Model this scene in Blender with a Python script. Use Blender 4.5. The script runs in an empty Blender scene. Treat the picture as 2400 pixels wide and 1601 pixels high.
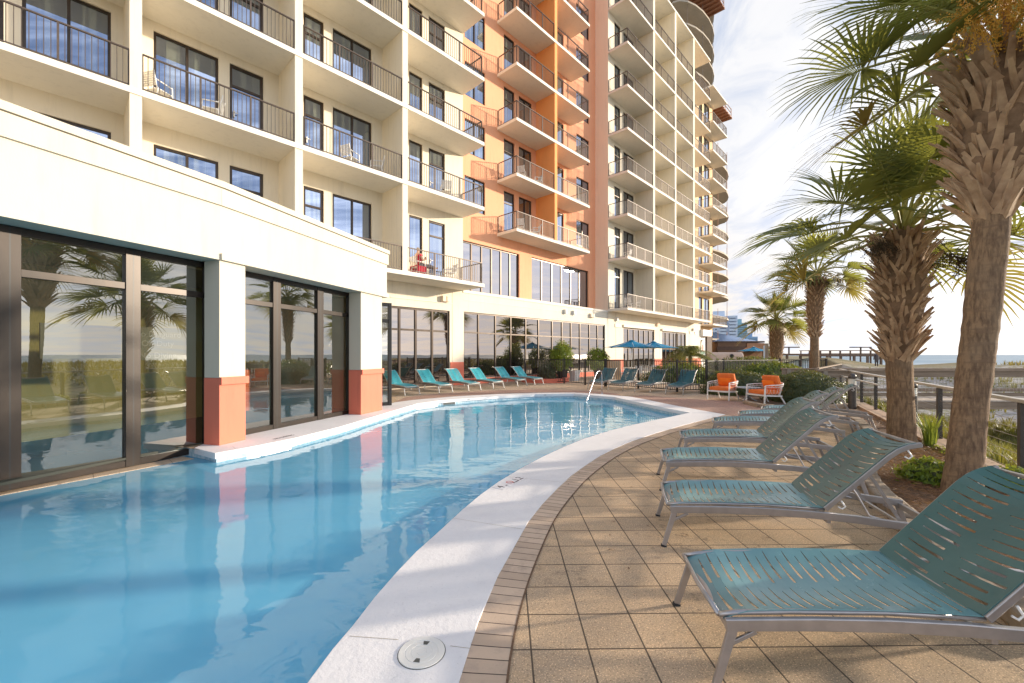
import bpy, bmesh, math, random
from mathutils import Vector, Matrix, geometry, noise
R = math.radians
random.seed(11)
scene = bpy.context.scene
COL = scene.collection
pi = math.pi

# ------------------------------------------------------------------ materials
MATS = {}
def _n(nt, t, **kw):
    n = nt.nodes.new(t)
    for k, v in kw.items(): setattr(n, k, v)
    return n
def base(name):
    m = bpy.data.materials.new(name); m.use_nodes = True
    nt = m.node_tree
    b = nt.nodes['Principled BSDF']
    MATS[name] = m
    return m, nt, b
def mixc(nt, fac, a, b):
    n = _n(nt, 'ShaderNodeMix', data_type='RGBA')
    for sock, val in ((n.inputs[0], fac), (n.inputs[6], a), (n.inputs[7], b)):
        if hasattr(val, 'links') or isinstance(val, bpy.types.NodeSocket): nt.links.new(val, sock)
        elif isinstance(val, (int, float)): sock.default_value = val
        else: sock.default_value = (*val, 1)
    return n.outputs[2]
def noisev(nt, scale, detail=4, rough=.55, stretch=None, coord='Object'):
    tc = _n(nt, 'ShaderNodeTexCoord')
    src = tc.outputs[coord]
    if coord == 'Position':
        pass
    if stretch:
        mp = _n(nt, 'ShaderNodeMapping'); mp.inputs['Scale'].default_value = stretch
        nt.links.new(src, mp.inputs['Vector']); src = mp.outputs[0]
    t = _n(nt, 'ShaderNodeTexNoise'); t.inputs['Scale'].default_value = scale
    t.inputs['Detail'].default_value = detail; t.inputs['Roughness'].default_value = rough
    nt.links.new(src, t.inputs['Vector'])
    return t.outputs['Fac']
def ramp(nt, fac, p0, p1):
    r = _n(nt, 'ShaderNodeMapRange'); r.inputs[1].default_value = p0; r.inputs[2].default_value = p1
    nt.links.new(fac, r.inputs[0]); return r.outputs[0]
def bump(nt, b, h, strength, dist=.01):
    n = _n(nt, 'ShaderNodeBump'); n.inputs['Strength'].default_value = strength
    n.inputs['Distance'].default_value = dist
    nt.links.new(h, n.inputs['Height']); nt.links.new(n.outputs[0], b.inputs['Normal'])
def simple(name, col, rough=.6, metal=0, col2=None, nscale=3, bscale=None, bstr=.3, bdist=.01, spec=None, stretch=None, p=(.35, .7)):
    m, nt, b = base(name)
    b.inputs['Roughness'].default_value = rough; b.inputs['Metallic'].default_value = metal
    if spec is not None: b.inputs['Specular IOR Level'].default_value = spec
    if col2 is not None:
        f = ramp(nt, noisev(nt, nscale, 5, .6, stretch), *p)
        nt.links.new(mixc(nt, f, col, col2), b.inputs['Base Color'])
    else: b.inputs['Base Color'].default_value = (*col, 1)
    if bscale: bump(nt, b, noisev(nt, bscale, 4, .6, stretch), bstr, bdist)
    return m
def stucco(name, col, dark=.9):
    m, nt, b = base(name); b.inputs['Roughness'].default_value = .85
    f = ramp(nt, noisev(nt, .5, 6, .65, (1, 1, .35)), .4, .75)
    f2 = ramp(nt, noisev(nt, 2.2, 5, .7, (2.2, 2.2, .25)), .52, .8)
    c1 = mixc(nt, f, col, tuple(c * dark for c in col))
    c2 = mixc(nt, f2, c1, tuple(c * dark * .93 for c in col))
    nt.links.new(c2, b.inputs['Base Color'])
    bump(nt, b, noisev(nt, 60, 3), .25, .004)
    return m
stucco('cream', (.83, .745, .59), .88)
stucco('fascia', (.665, .60, .48), .91)
stucco('slab_white', (.84, .79, .69), .93)
stucco('orange', (.88, .42, .235), .92)
stucco('orange_deep', (.90, .37, .12), .93)
stucco('tan', (.93, .77, .61), .96)
stucco('peach', (.86, .60, .34), .94)
stucco('coral', (.78, .21, .13), .9)
stucco('podium', (.76, .70, .57), .90)
stucco('concrete', (.50, .43, .34), .8)
simple('rail_bronze', (.085, .062, .05), .45, .3, (.12, .09, .07), 8)
simple('frame_dark', (.045, .034, .027), .35, .6, (.075, .055, .042), 5, stretch=(1, 1, .3))
simple('frame_bronze', (.036, .026, .020), .36, .4, (.024, .019, .016), 4, stretch=(1, 1, .2))
simple('frame_black', (.012, .012, .013), .4)
simple('fence_black', (.028, .024, .022), .42, .2, (.05, .042, .035), 12)
simple('silver', (.44, .42, .42), .32, .7, (.35, .335, .335), 9, 90, .1, .002)
simple('silver_dark', (.21, .18, .17), .38, .5, (.27, .24, .22), 9)
simple('white_metal', (.82, .81, .78), .4, 0, (.72, .70, .66), 10)
simple('steel', (.72, .72, .74), .16, 1.0)
simple('rubber', (.03, .03, .03), .8)
simple('white_paint', (.83, .82, .79), .5, 0, (.72, .70, .66), 5)
simple('pale_rail', (.62, .58, .52), .45, .1, (.50, .46, .40), 4)
simple('cable', (.45, .43, .40), .35, .9)
simple('bollard_bronze', (.07, .062, .058), .4, .4, (.10, .09, .085), 6)
simple('bollard_lens', (.80, .80, .74), .4, 0)
simple('orange_fabric', (.80, .20, .045), .9, 0, (.72, .16, .03), 6, 220, .35, .002)
simple('orange_pillow', (.92, .20, .015), .85, 0, (.86, .17, .01), 9, 220, .3, .002)
simple('table_grey', (.25, .29, .33), .35, .3, (.32, .36, .40), 7)
simple('umbrella_blue', (.0, .25, .46), .8, 0, (.0, .20, .40), 5, 200, .1, .002)
simple('tan_panel', (.42, .28, .16), .6, 0, (.34, .22, .12), 3, stretch=(6, 6, .6))
simple('wood_grey', (.33, .25, .185), .85, 0, (.20, .145, .10), 2.5, 30, .5, .006, stretch=(.4, 5, 5))
simple('wood_post', (.36, .30, .235), .85, 0, (.22, .18, .14), 3, 30, .5, .006, stretch=(4, 4, .4))
simple('wood_deck', (.60, .53, .45), .85, 0, (.42, .35, .28), 2.5, 30, .5, .006, stretch=(4, 1.5, 4))
simple('brown_wood', (.20, .12, .075), .85, 0, (.12, .075, .05), 2, 14, .5, .01, stretch=(1, 1, 6))
simple('brown_wall', (.115, .075, .055), .8, 0, (.085, .055, .04), 3)
simple('terracotta', (.42, .24, .14), .85, 0, (.32, .17, .10), 3, 12, .6, .02)
simple('pink_pod', (.62, .50, .43), .7, 0, (.55, .43, .36), 3)
simple('blue_roof', (.20, .33, .58), .35, .4, (.26, .40, .64), 2)
simple('tower_white', (.60, .69, .82), .6, 0, (.54, .63, .77), .3)  # white shifted to pale blue, distance haze put into the colour
simple('tower_teal', (.22, .42, .52), .4, 0, (.27, .47, .56), .2)
simple('tower_blue', (.25, .38, .58), .5, 0, (.31, .44, .64), .2)
simple('tower_glass', (.10, .16, .25), .25)
simple('edging_stone', (.40, .31, .22), .9, 0, (.24, .18, .13), 4, 25, .7, .015)
simple('kerb_wood', (.50, .35, .24), .85, 0, (.40, .27, .18), 3, 40, .3, .004)
def trunkmat():
    m, nt, b = base('trunk'); b.inputs['Roughness'].default_value = .95
    fib = noisev(nt, 1, 6, .65, (30, 30, 6.0)); ring = noisev(nt, 1, 4, .6, (2.5, 2.5, 16)); big = noisev(nt, 1.4, 3)
    c = mixc(nt, ramp(nt, fib, .42, .62), (.30, .195, .11), (.13, .08, .048))
    c = mixc(nt, ramp(nt, ring, .52, .66), c, (.19, .12, .072)); c = mixc(nt, ramp(nt, big, .5, .75), c, (.25, .18, .115))
    nt.links.new(c, b.inputs['Base Color'])
    ad = _n(nt, 'ShaderNodeMath', operation='ADD'); nt.links.new(fib, ad.inputs[0]); nt.links.new(ring, ad.inputs[1])
    bump(nt, b, ad.outputs[0], .9, .02)
trunkmat()
simple('boot', (.56, .39, .24), .85, 0, (.30, .18, .10), 5, 30, .6, .008, p=(.35, .7))
simple('boot_core', (.27, .17, .10), .95, 0, (.14, .085, .045), 8, 20, .8, .02)
simple('stalk', (.30, .30, .08), .6, 0, (.38, .33, .10), 3)
simple('berry_dark', (.055, .035, .02), .6, 0, (.11, .07, .03), 20)
simple('berry_gold', (.80, .46, .07), .6, 0, (.55, .30, .05), 6)
simple('soil', (.13, .075, .045), .95, 0, (.20, .12, .07), 6, 25, .9, .02)
simple('red_paint', (.62, .07, .05), .5, 0, (.75, .35, .30), 3)
simple('formwork', (.30, .13, .075), .7, 0, (.38, .19, .11), 4)
simple('yellow_paint', (.75, .50, .10), .5)
simple('ink', (.035, .035, .04), .6)
simple('ink_red', (.62, .12, .12), .6)
simple('tile_white', (.80, .81, .84), .3, 0, (.74, .75, .78), 8)
simple('lid_white', (.80, .79, .75), .4, 0, (.74, .73, .69), 9, 60, .2, .002)
simple('hole_dark', (.10, .10, .09), .7)
simple('figure_grey', (.10, .09, .10), .9)  # one dark grey for the whole distant figure
simple('skin', (.62, .36, .25), .6, 0, (.56, .31, .21), 8)
simple('red_cloth', (.62, .02, .05), .85, 0, (.50, .015, .04), 8)
simple('dark_cloth', (.07, .06, .07), .85, 0, (.12, .11, .12), 12)
simple('hair', (.35, .28, .20), .8)
simple('sign_board', (.70, .66, .55), .6, 0)
simple('sign_green', (.10, .26, .17), .6)
simple('sign_dark', (.16, .13, .08), .6)
simple('sign_red', (.50, .10, .07), .6)
simple('interior_yellow', (.66, .58, .20), .8)
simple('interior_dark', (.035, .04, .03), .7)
simple('interior_orange', (.80, .16, .04), .7)
simple('interior_panel', (.45, .45, .36), .6)
simple('reflective_white', (.85, .85, .80), .5)
simple('groove', (.42, .36, .27), .9)

# sling fabrics (wet sheen)
def sling(name, c1, c2, rough):
    m, nt, b = base(name)
    f = ramp(nt, noisev(nt, 3.5, 3), .35, .7)
    nt.links.new(mixc(nt, f, c1, c2), b.inputs['Base Color'])
    rr = _n(nt, 'ShaderNodeMapRange'); rr.inputs[3].default_value = rough; rr.inputs[4].default_value = rough + .2
    nt.links.new(noisev(nt, 7, 4), rr.inputs[0]); nt.links.new(rr.outputs[0], b.inputs['Roughness'])
    bump(nt, b, noisev(nt, 14, 3), .3, .006)
    b.inputs['Specular IOR Level'].default_value = .6
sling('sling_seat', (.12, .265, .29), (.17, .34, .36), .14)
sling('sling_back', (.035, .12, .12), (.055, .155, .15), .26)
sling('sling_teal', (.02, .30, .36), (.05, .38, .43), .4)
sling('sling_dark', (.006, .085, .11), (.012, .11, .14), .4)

# leaves
def leaf(name, c1, c2, trans=.45, scale=2.5):
    m, nt, b = base(name)
    nt.nodes.remove(b)
    f = ramp(nt, noisev(nt, scale, 3), .35, .65)
    col = mixc(nt, f, c1, c2)
    d = _n(nt, 'ShaderNodeBsdfPrincipled'); d.inputs['Roughness'].default_value = .45
    t = _n(nt, 'ShaderNodeBsdfTranslucent'); ms = _n(nt, 'ShaderNodeMixShader'); ms.inputs[0].default_value = trans
    nt.links.new(col, d.inputs['Base Color'])
    tcol = mixc(nt, .6, col, (.45, .42, .05)); nt.links.new(tcol, t.inputs['Color'])
    nt.links.new(d.outputs[0], ms.inputs[1]); nt.links.new(t.outputs[0], ms.inputs[2])
    nt.links.new(ms.outputs[0], nt.nodes['Material Output'].inputs['Surface'])
leaf('frond', (.085, .125, .045), (.175, .21, .075), .46)
leaf('frond_dry', (.30, .20, .07), (.42, .30, .10), .35)
leaf('frond_yellow', (.16, .19, .03), (.26, .27, .05), .4)
leaf('hedge_leaf', (.025, .05, .014), (.075, .10, .028), .22, 5)
leaf('hedge_bright', (.055, .12, .015), (.13, .20, .03), .35, 4)
leaf('shrub_lime', (.14, .22, .02), (.24, .33, .03), .4, 4)
leaf('blade_green', (.12, .22, .03), (.22, .33, .05), .4, 3)
leaf('dune_leaf', (.17, .13, .045), (.10, .13, .035), .35, 1.2)
leaf('dune_gold', (.28, .17, .065), (.19, .15, .055), .35, 1.2)
leaf('straw', (.26, .12, .055), (.42, .22, .11), .1, 12)

# glass: coated, mirrors the sky over a dark room
def glass(name, refl, dark, dark2=None, tint=(.95, .95, 1), rough=.0, bumpy=.02, curtain=False, see=0.0):
    m, nt, b = base(name)
    gl = _n(nt, 'ShaderNodeBsdfGlossy'); gl.inputs['Roughness'].default_value = rough
    gl.inputs['Color'].default_value = (*tint, 1)
    b.inputs['Roughness'].default_value = .6; b.inputs['Specular IOR Level'].default_value = 0
    if dark2:
        f = ramp(nt, noisev(nt, 1.1, 2, .5, (7, 7, .12) if curtain else (1, 1, 1)), .48, .62)
        nt.links.new(mixc(nt, f, dark, dark2), b.inputs['Base Color'])
    else: b.inputs['Base Color'].default_value = (*dark, 1)
    bp = _n(nt, 'ShaderNodeBump'); bp.inputs['Strength'].default_value = bumpy; bp.inputs['Distance'].default_value = .05
    nt.links.new(noisev(nt, .8, 1), bp.inputs['Height']); nt.links.new(bp.outputs[0], gl.inputs['Normal'])
    lw = _n(nt, 'ShaderNodeLayerWeight'); lw.inputs['Blend'].default_value = .35
    mr = _n(nt, 'ShaderNodeMapRange'); mr.inputs[3].default_value = refl; mr.inputs[4].default_value = min(1, refl + .45)
    nt.links.new(lw.outputs['Fresnel'], mr.inputs[0])
    ms = _n(nt, 'ShaderNodeMixShader')
    nt.links.new(mr.outputs[0], ms.inputs[0])
    back = b.outputs[0]
    if see > 0:
        tr = _n(nt, 'ShaderNodeBsdfTransparent'); tr.inputs['Color'].default_value = (.78, .80, .72, 1)
        m2 = _n(nt, 'ShaderNodeMixShader'); m2.inputs[0].default_value = see
        nt.links.new(back, m2.inputs[1]); nt.links.new(tr.outputs[0], m2.inputs[2]); back = m2.outputs[0]
    nt.links.new(back, ms.inputs[1]); nt.links.new(gl.outputs[0], ms.inputs[2])
    nt.links.new(ms.outputs[0], nt.nodes['Material Output'].inputs['Surface'])
glass('pane_upper', .42, (.010, .012, .016), (.15, .165, .125), (.62, .74, 1), curtain=True)
glass('pane_big', .40, (.03, .03, .03), tint=(.90, .88, .95), bumpy=.05)
glass('pane_podium', .29, (.012, .012, .012), tint=(1, .90, .84), bumpy=.03)
glass('pane_pool', .25, (.02, .025, .02), (.05, .06, .05), (.93, .93, .90), see=.55, bumpy=.03)

def water():
    m, nt, b = base('pool_water'); nt.nodes.remove(b)
    tr = _n(nt, 'ShaderNodeBsdfTransparent'); tr.inputs['Color'].default_value = (.86, .975, .998, 1)
    gl = _n(nt, 'ShaderNodeBsdfGlossy'); gl.inputs['Roughness'].default_value = .0
    gl.inputs['Color'].default_value = (1, 1, 1, 1)
    tc = _n(nt, 'ShaderNodeTexCoord')
    def nz(scale, st, det):
        mp = _n(nt, 'ShaderNodeMapping'); mp.inputs['Scale'].default_value = st
        nt.links.new(tc.outputs['Object'], mp.inputs['Vector'])
        t = _n(nt, 'ShaderNodeTexNoise'); t.inputs['Scale'].default_value = scale; t.inputs['Detail'].default_value = det
        t.inputs['Distortion'].default_value = .4
        nt.links.new(mp.outputs[0], t.inputs['Vector']); return t.outputs['Fac']
    add = _n(nt, 'ShaderNodeMath', operation='MULTIPLY_ADD'); add.inputs[1].default_value = .30
    nt.links.new(nz(3.4, (.55, 1.0, 1), 2), add.inputs[0]); nt.links.new(nz(.75, (.7, 1.0, 1), 1.5), add.inputs[2])
    bp = _n(nt, 'ShaderNodeBump'); bp.inputs['Strength'].default_value = .30; bp.inputs['Distance'].default_value = .06
    nt.links.new(add.outputs[0], bp.inputs['Height']); nt.links.new(bp.outputs[0], gl.inputs['Normal'])
    fr = _n(nt, 'ShaderNodeFresnel'); fr.inputs['IOR'].default_value = 1.27
    nt.links.new(bp.outputs[0], fr.inputs['Normal'])
    df = _n(nt, 'ShaderNodeBsdfDiffuse'); df.inputs['Color'].default_value = (.24, .70, .985, 1)
    mb_ = _n(nt, 'ShaderNodeMixShader'); mb_.inputs[0].default_value = .52
    nt.links.new(tr.outputs[0], mb_.inputs[1]); nt.links.new(df.outputs[0], mb_.inputs[2])
    ms = _n(nt, 'ShaderNodeMixShader'); nt.links.new(fr.outputs[0], ms.inputs[0])
    nt.links.new(mb_.outputs[0], ms.inputs[1]); nt.links.new(gl.outputs[0], ms.inputs[2])
    nt.links.new(ms.outputs[0], nt.nodes['Material Output'].inputs['Surface'])
water()
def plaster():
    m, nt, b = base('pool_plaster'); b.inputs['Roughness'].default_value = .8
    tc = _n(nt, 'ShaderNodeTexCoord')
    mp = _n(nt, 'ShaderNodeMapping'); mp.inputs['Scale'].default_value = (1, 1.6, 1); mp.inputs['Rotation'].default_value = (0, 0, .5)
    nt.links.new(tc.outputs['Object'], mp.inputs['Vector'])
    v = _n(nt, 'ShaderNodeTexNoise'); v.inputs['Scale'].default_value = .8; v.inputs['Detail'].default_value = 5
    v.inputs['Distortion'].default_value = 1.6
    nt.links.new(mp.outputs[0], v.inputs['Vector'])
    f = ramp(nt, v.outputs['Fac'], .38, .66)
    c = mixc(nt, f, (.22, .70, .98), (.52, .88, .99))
    # two blue plaster tones mixed by a distorted noise
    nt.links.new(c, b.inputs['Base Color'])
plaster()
def tileband():
    m, nt, b = base('tile_band'); b.inputs['Roughness'].default_value = .25
    tc = _n(nt, 'ShaderNodeTexCoord')
    t = _n(nt, 'ShaderNodeTexNoise'); t.inputs['Scale'].default_value = 14; nt.links.new(tc.outputs['Object'], t.inputs['Vector'])
    nt.links.new(mixc(nt, ramp(nt, t.outputs['Fac'], .4, .6), (.42, .60, .68), (.66, .76, .80)), b.inputs['Base Color'])
tileband()
def coping():
    m, nt, b = base('coping'); b.inputs['Roughness'].default_value = .75
    f = ramp(nt, noisev(nt, 55, 6, .75), .60, .70)
    f2 = ramp(nt, noisev(nt, 1.6, 6, .7), .45, .8)
    c = mixc(nt, f2, (.82, .80, .80), (.74, .72, .72))
    nt.links.new(mixc(nt, f, c, (.62, .60, .60)), b.inputs['Base Color'])
    bump(nt, b, noisev(nt, 26, 6, .7), .55, .008)
coping()
def seasurf():
    m, nt, b = base('sea_water'); b.inputs['Roughness'].default_value = .6
    b.inputs['Specular IOR Level'].default_value = .12
    f = ramp(nt, noisev(nt, .05, 5, .7, (.12, 1, 1)), .5, .62)
    nt.links.new(mixc(nt, f, (.26, .35, .41), (.48, .52, .54)), b.inputs['Base Color'])
    bump(nt, b, noisev(nt, .6, 4, .6, (.3, 1, 1)), .6, .4)
seasurf()
def pavers(name, size, c1, c2, c3, mortar, off=(0, 0), rot=0, brick=None, stain=True, msize=.0055):
    m, nt, b = base(name); b.inputs['Roughness'].default_value = .8
    b.inputs['Specular IOR Level'].default_value = .35
    geo = _n(nt, 'ShaderNodeNewGeometry')
    mp = _n(nt, 'ShaderNodeMapping'); mp.vector_type = 'TEXTURE'
    mp.inputs['Location'].default_value = (off[0], off[1], 0); mp.inputs['Rotation'].default_value = (0, 0, rot)
    nt.links.new(geo.outputs['Position'], mp.inputs['Vector'])
    br = _n(nt, 'ShaderNodeTexBrick'); br.offset = 0.0 if not brick else .5
    br.inputs['Scale'].default_value = 1
    br.inputs['Brick Width'].default_value = size if not brick else brick[0]
    br.inputs['Row Height'].default_value = size if not brick else brick[1]
    br.inputs['Mortar Size'].default_value = msize; br.inputs['Mortar Smooth'].default_value = .3
    br.inputs['Color1'].default_value = (*c1, 1); br.inputs['Color2'].default_value = (*c2, 1)
    br.inputs['Mortar'].default_value = (*mortar, 1)
    nt.links.new(mp.outputs[0], br.inputs['Vector'])
    f = ramp(nt, noisev(nt, 2.8, 7, .8), .40, .68)
    spk = ramp(nt, noisev(nt, 120, 2, .6), .56, .68)
    spd = ramp(nt, noisev(nt, 85, 2, .6), .57, .70)
    c = mixc(nt, f, br.outputs['Color'], c3)
    c = mixc(nt, spk, c, tuple(min(1, x * 1.7) for x in c1))
    c = mixc(nt, spd, c, tuple(x * .38 for x in c1))
    if stain:
        s1 = ramp(nt, noisev(nt, 9, 6, .8), .54, .64)
        mu = _n(nt, 'ShaderNodeMath', operation='MULTIPLY'); mu.inputs[1].default_value = .7
        s2 = ramp(nt, noisev(nt, .9, 3, .5), .45, .6)
        mu2 = _n(nt, 'ShaderNodeMath', operation='MULTIPLY'); nt.links.new(s1, mu2.inputs[0]); nt.links.new(s2, mu2.inputs[1])
        nt.links.new(mu2.outputs[0], mu.inputs[0])
        c = mixc(nt, mu.outputs[0], c, (.10, .085, .07))
    cm = mixc(nt, br.outputs['Fac'], c, mortar)
    nt.links.new(cm, b.inputs['Base Color'])
    inv = _n(nt, 'ShaderNodeMath', operation='MULTIPLY_ADD'); inv.inputs[1].default_value = -1.6
    nt.links.new(br.outputs['Fac'], inv.inputs[0]); nt.links.new(noisev(nt, 90, 3, .7), inv.inputs[2])
    bump(nt, b, inv.outputs[0], .5, .006)
    return m
pavers('pavers', .305, (.62, .43, .262), (.49, .345, .22), (.42, .315, .22), (.11, .08, .055), (.135, .135), R(.9))
pavers('brick_red', 0, (.40, .235, .18), (.46, .29, .22), (.42, .27, .21), (.30, .20, .16), (0, 0), .6, (.2, .1), msize=.008)
pavers('patio_tan', .9, (.56, .42, .29), (.53, .40, .28), (.48, .36, .25), (.25, .18, .13), (.1, .3), .81, stain=False)

def borderbrick():
    m, nt, b = base('border_brick'); b.inputs['Roughness'].default_value = .85
    tc = _n(nt, 'ShaderNodeTexCoord')
    br = _n(nt, 'ShaderNodeTexBrick'); br.offset = 0; br.inputs['Scale'].default_value = 1
    br.inputs['Brick Width'].default_value = .10; br.inputs['Row Height'].default_value = 5
    br.inputs['Mortar Size'].default_value = .0035
    br.inputs['Color1'].default_value = (.52, .385, .28, 1); br.inputs['Color2'].default_value = (.64, .485, .36, 1)
    br.inputs['Mortar'].default_value = (.07, .05, .04, 1)
    nt.links.new(tc.outputs['UV'], br.inputs['Vector'])
    c = mixc(nt, ramp(nt, noisev(nt, 5, 6, .75), .5, .75), br.outputs['Color'], (.40, .30, .235))
    c = mixc(nt, ramp(nt, noisev(nt, 150, 2, .6), .60, .72), c, (.55, .42, .32))
    nt.links.new(mixc(nt, br.outputs['Fac'], c, (.07, .05, .04)), b.inputs['Base Color'])
    inv = _n(nt, 'ShaderNodeMath', operation='MULTIPLY_ADD'); inv.inputs[1].default_value = -1.5
    nt.links.new(br.outputs['Fac'], inv.inputs[0]); nt.links.new(noisev(nt, 80, 3, .7), inv.inputs[2])
    bump(nt, b, inv.outputs[0], .5, .005)
borderbrick()
def dunesand():
    m, nt, b = base('dune_sand'); b.inputs['Roughness'].default_value = .95
    f = ramp(nt, noisev(nt, .35, 6, .7), .40, .56)
    c = mixc(nt, f, (.25, .19, .09), (.13, .13, .05))
    f2 = ramp(nt, noisev(nt, 2.5, 6, .75), .45, .6)
    c = mixc(nt, f2, c, (.20, .15, .07))
    at = _n(nt, 'ShaderNodeAttribute', attribute_name='sandy')
    sand = mixc(nt, ramp(nt, noisev(nt, 1.3, 6, .75),   .46, .56), (.42, .41, .42), (.17, .16, .08))
    nt.links.new(mixc(nt, at.outputs['Fac'], c, sand), b.inputs['Base Color'])
    bump(nt, b, noisev(nt, 6, 5, .7), .7, .06)
dunesand()

# ------------------------------------------------------------------ mesh builder
class MB:
    def __init__(s): s.v = []; s.f = []; s.uv = None; s.mi = []
    def add(s, vs, fs, mi=0):
        o = len(s.v); s.v += [tuple(v) for v in vs]; s.f += [tuple(i + o for i in f) for f in fs]; s.mi += [mi] * len(fs)
    def quad(s, a, b, c, d, mi=0): s.add([a, b, c, d], [(0, 1, 2, 3)], mi)
    def box(s, x0, x1, y0, y1, z0, z1, M=None, mi=0):
        if x0 > x1: x0, x1 = x1, x0
        if y0 > y1: y0, y1 = y1, y0
        if z0 > z1: z0, z1 = z1, z0
        vs = [Vector(p) for p in ((x0, y0, z0), (x1, y0, z0), (x1, y1, z0), (x0, y1, z0), (x0, y0, z1), (x1, y0, z1), (x1, y1, z1), (x0, y1, z1))]
        if M is not None: vs = [M @ v for v in vs]
        s.add(vs, [(0, 3, 2, 1), (4, 5, 6, 7), (0, 1, 5, 4), (1, 2, 6, 5), (2, 3, 7, 6), (3, 0, 4, 7)], mi)
    def bar(s, a, b, w, h=None, up=(0, 0, 1), mi=0, w2=None, h2=None):
        h = h or w; w2 = w2 or w; h2 = h2 or h
        a = Vector(a); b = Vector(b); d = (b - a).normalized(); u = Vector(up)
        r = d.cross(u)
        if r.length < 1e-3: r = d.cross(Vector((1, 0, 0)))
        r.normalize(); u = r.cross(d).normalized()
        vs = []
        for p, ww, hh in ((a, w, h), (b, w2, h2)):
            for i, j in ((-1, -1), (1, -1), (1, 1), (-1, 1)): vs.append(p + r * ww / 2 * i + u * hh / 2 * j)
        s.add(vs, [(0, 1, 2, 3), (7, 6, 5, 4), (0, 4, 5, 1), (1, 5, 6, 2), (2, 6, 7, 3), (3, 7, 4, 0)], mi)
    def tube(s, pts, rad, n=8, caps=True, mi=0, flat=None):
        pts = [Vector(p) for p in pts]; rs = rad if isinstance(rad, (list, tuple)) else [rad] * len(pts)
        rings = []; ref = None
        for i, p in enumerate(pts):
            d = (pts[min(i + 1, len(pts) - 1)] - pts[max(i - 1, 0)]).normalized()
            if ref is None:
                ref = Vector((0, 0, 1)) if abs(d.z) < .9 else Vector((1, 0, 0))
            r = d.cross(ref).normalized(); u = r.cross(d).normalized(); ref = u
            fw, fh = flat or (1, 1)
            rings.append([p + (r * math.cos(2 * pi * k / n) * fw + u * math.sin(2 * pi * k / n) * fh) * rs[i] for k in range(n)])
        vs = [v for rg in rings for v in rg]; fs = []
        for i in range(len(pts) - 1):
            for k in range(n):
                a = i * n + k; b = i * n + (k + 1) % n
                fs.append((a, b, b + n, a + n))
        if caps:
            fs.append(tuple(range(n - 1, -1, -1))); fs.append(tuple(range((len(pts) - 1) * n, len(pts) * n)))
        s.add(vs, fs, mi)
    def rect_tube(s, pts, w, h, side, mi=0):
        """rectangular section swept along pts; side = fixed sideways unit vector"""
        pts = [Vector(p) for p in pts]; sd = Vector(side).normalized(); vs = []; fs = []
        for i, p in enumerate(pts):
            d = (pts[min(i + 1, len(pts) - 1)] - pts[max(i - 1, 0)]).normalized(); u = d.cross(sd).normalized()
            for a, b in ((-1, -1), (1, -1), (1, 1), (-1, 1)): vs.append(p + sd * w / 2 * a + u * h / 2 * b)
        for i in range(len(pts) - 1):
            for k in range(4): fs.append((i * 4 + k, i * 4 + (k + 1) % 4, i * 4 + 4 + (k + 1) % 4, i * 4 + 4 + k))
        fs += [(3, 2, 1, 0), tuple(range(len(pts) * 4 - 4, len(pts) * 4))]
        s.add(vs, fs, mi)
    def lathe(s, prof, n=20, c=(0, 0, 0), mi=0):
        vs = []; fs = []
        for r, z in prof:
            for k in range(n): vs.append((c[0] + r * math.cos(2 * pi * k / n), c[1] + r * math.sin(2 * pi * k / n), c[2] + z))
        for i in range(len(prof) - 1):
            for k in range(n): fs.append((i * n + k, i * n + (k + 1) % n, (i + 1) * n + (k + 1) % n, (i + 1) * n + k))
        fs.append(tuple(range(n - 1, -1, -1))); fs.append(tuple(range((len(prof) - 1) * n, len(prof) * n)))
        s.add(vs, fs, mi)
    def prism(s, poly, z0, z1, mi=0):
        n = len(poly)
        tri = geometry.tessellate_polygon([[Vector((p[0], p[1], 0)) for p in poly]])
        vs = [(p[0], p[1], z1) for p in poly] + [(p[0], p[1], z0) for p in poly]
        fs = []
        for t in tri:
            a, b, c = t
            nrm = (Vector(vs[b]) - Vector(vs[a])).cross(Vector(vs[c]) - Vector(vs[a])).z
            if nrm < 0: a, c = c, a
            fs.append((a, b, c)); fs.append((c + n, b + n, a + n))
        fs += [(i, i + n, (i + 1) % n + n, (i + 1) % n) for i in range(n)]
        s.add(vs, fs, mi)
    def build(s, name, m, parent=None, smooth=False, loc=None, fixn=False, bevel=0):
        me = bpy.data.meshes.new(name); me.from_pydata(s.v, [], s.f)
        ms = m if isinstance(m, (list, tuple)) else [m]
        for x in ms: me.materials.append(MATS[x])
        if len(ms) > 1: me.polygons.foreach_set('material_index', s.mi)
        if smooth: me.polygons.foreach_set('use_smooth', [True] * len(me.polygons))
        if s.uv is not None:
            ul = me.uv_layers.new(name='UVMap')
            for l in me.loops: ul.data[l.index].uv = s.uv[l.vertex_index]
        if fixn:
            bm = bmesh.new(); bm.from_mesh(me); bmesh.ops.recalc_face_normals(bm, faces=bm.faces); bm.to_mesh(me); bm.free()
        me.validate(); me.update()
        o = bpy.data.objects.new(name, me); COL.objects.link(o)
        if parent: o.parent = parent
        if loc: o.location = loc
        if bevel:
            bv = o.modifiers.new('bevel', 'BEVEL'); bv.width = bevel; bv.segments = 2; bv.limit_method = 'ANGLE'
        return o
def tag(o, label=None, cat=None, group=None, kind=None):
    if label: o['label'] = label
    if cat: o['category'] = cat
    if group: o['group'] = group
    if kind: o['kind'] = kind
    return o
def empty(name, loc=(0, 0, 0), rz=0, label=None, cat=None, group=None):
    o = bpy.data.objects.new(name, None); COL.objects.link(o); o.location = loc; o.rotation_euler = (0, 0, rz)
    return tag(o, label, cat, group)
def copy_tree(o, parent=None):
    c = o.copy(); COL.objects.link(c); c.parent = parent
    for ch in list(o.children): copy_tree(ch, c)
    return c
def struct(mb, name, m, **k): return tag(mb.build(name, m, **k), kind='structure')
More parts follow.
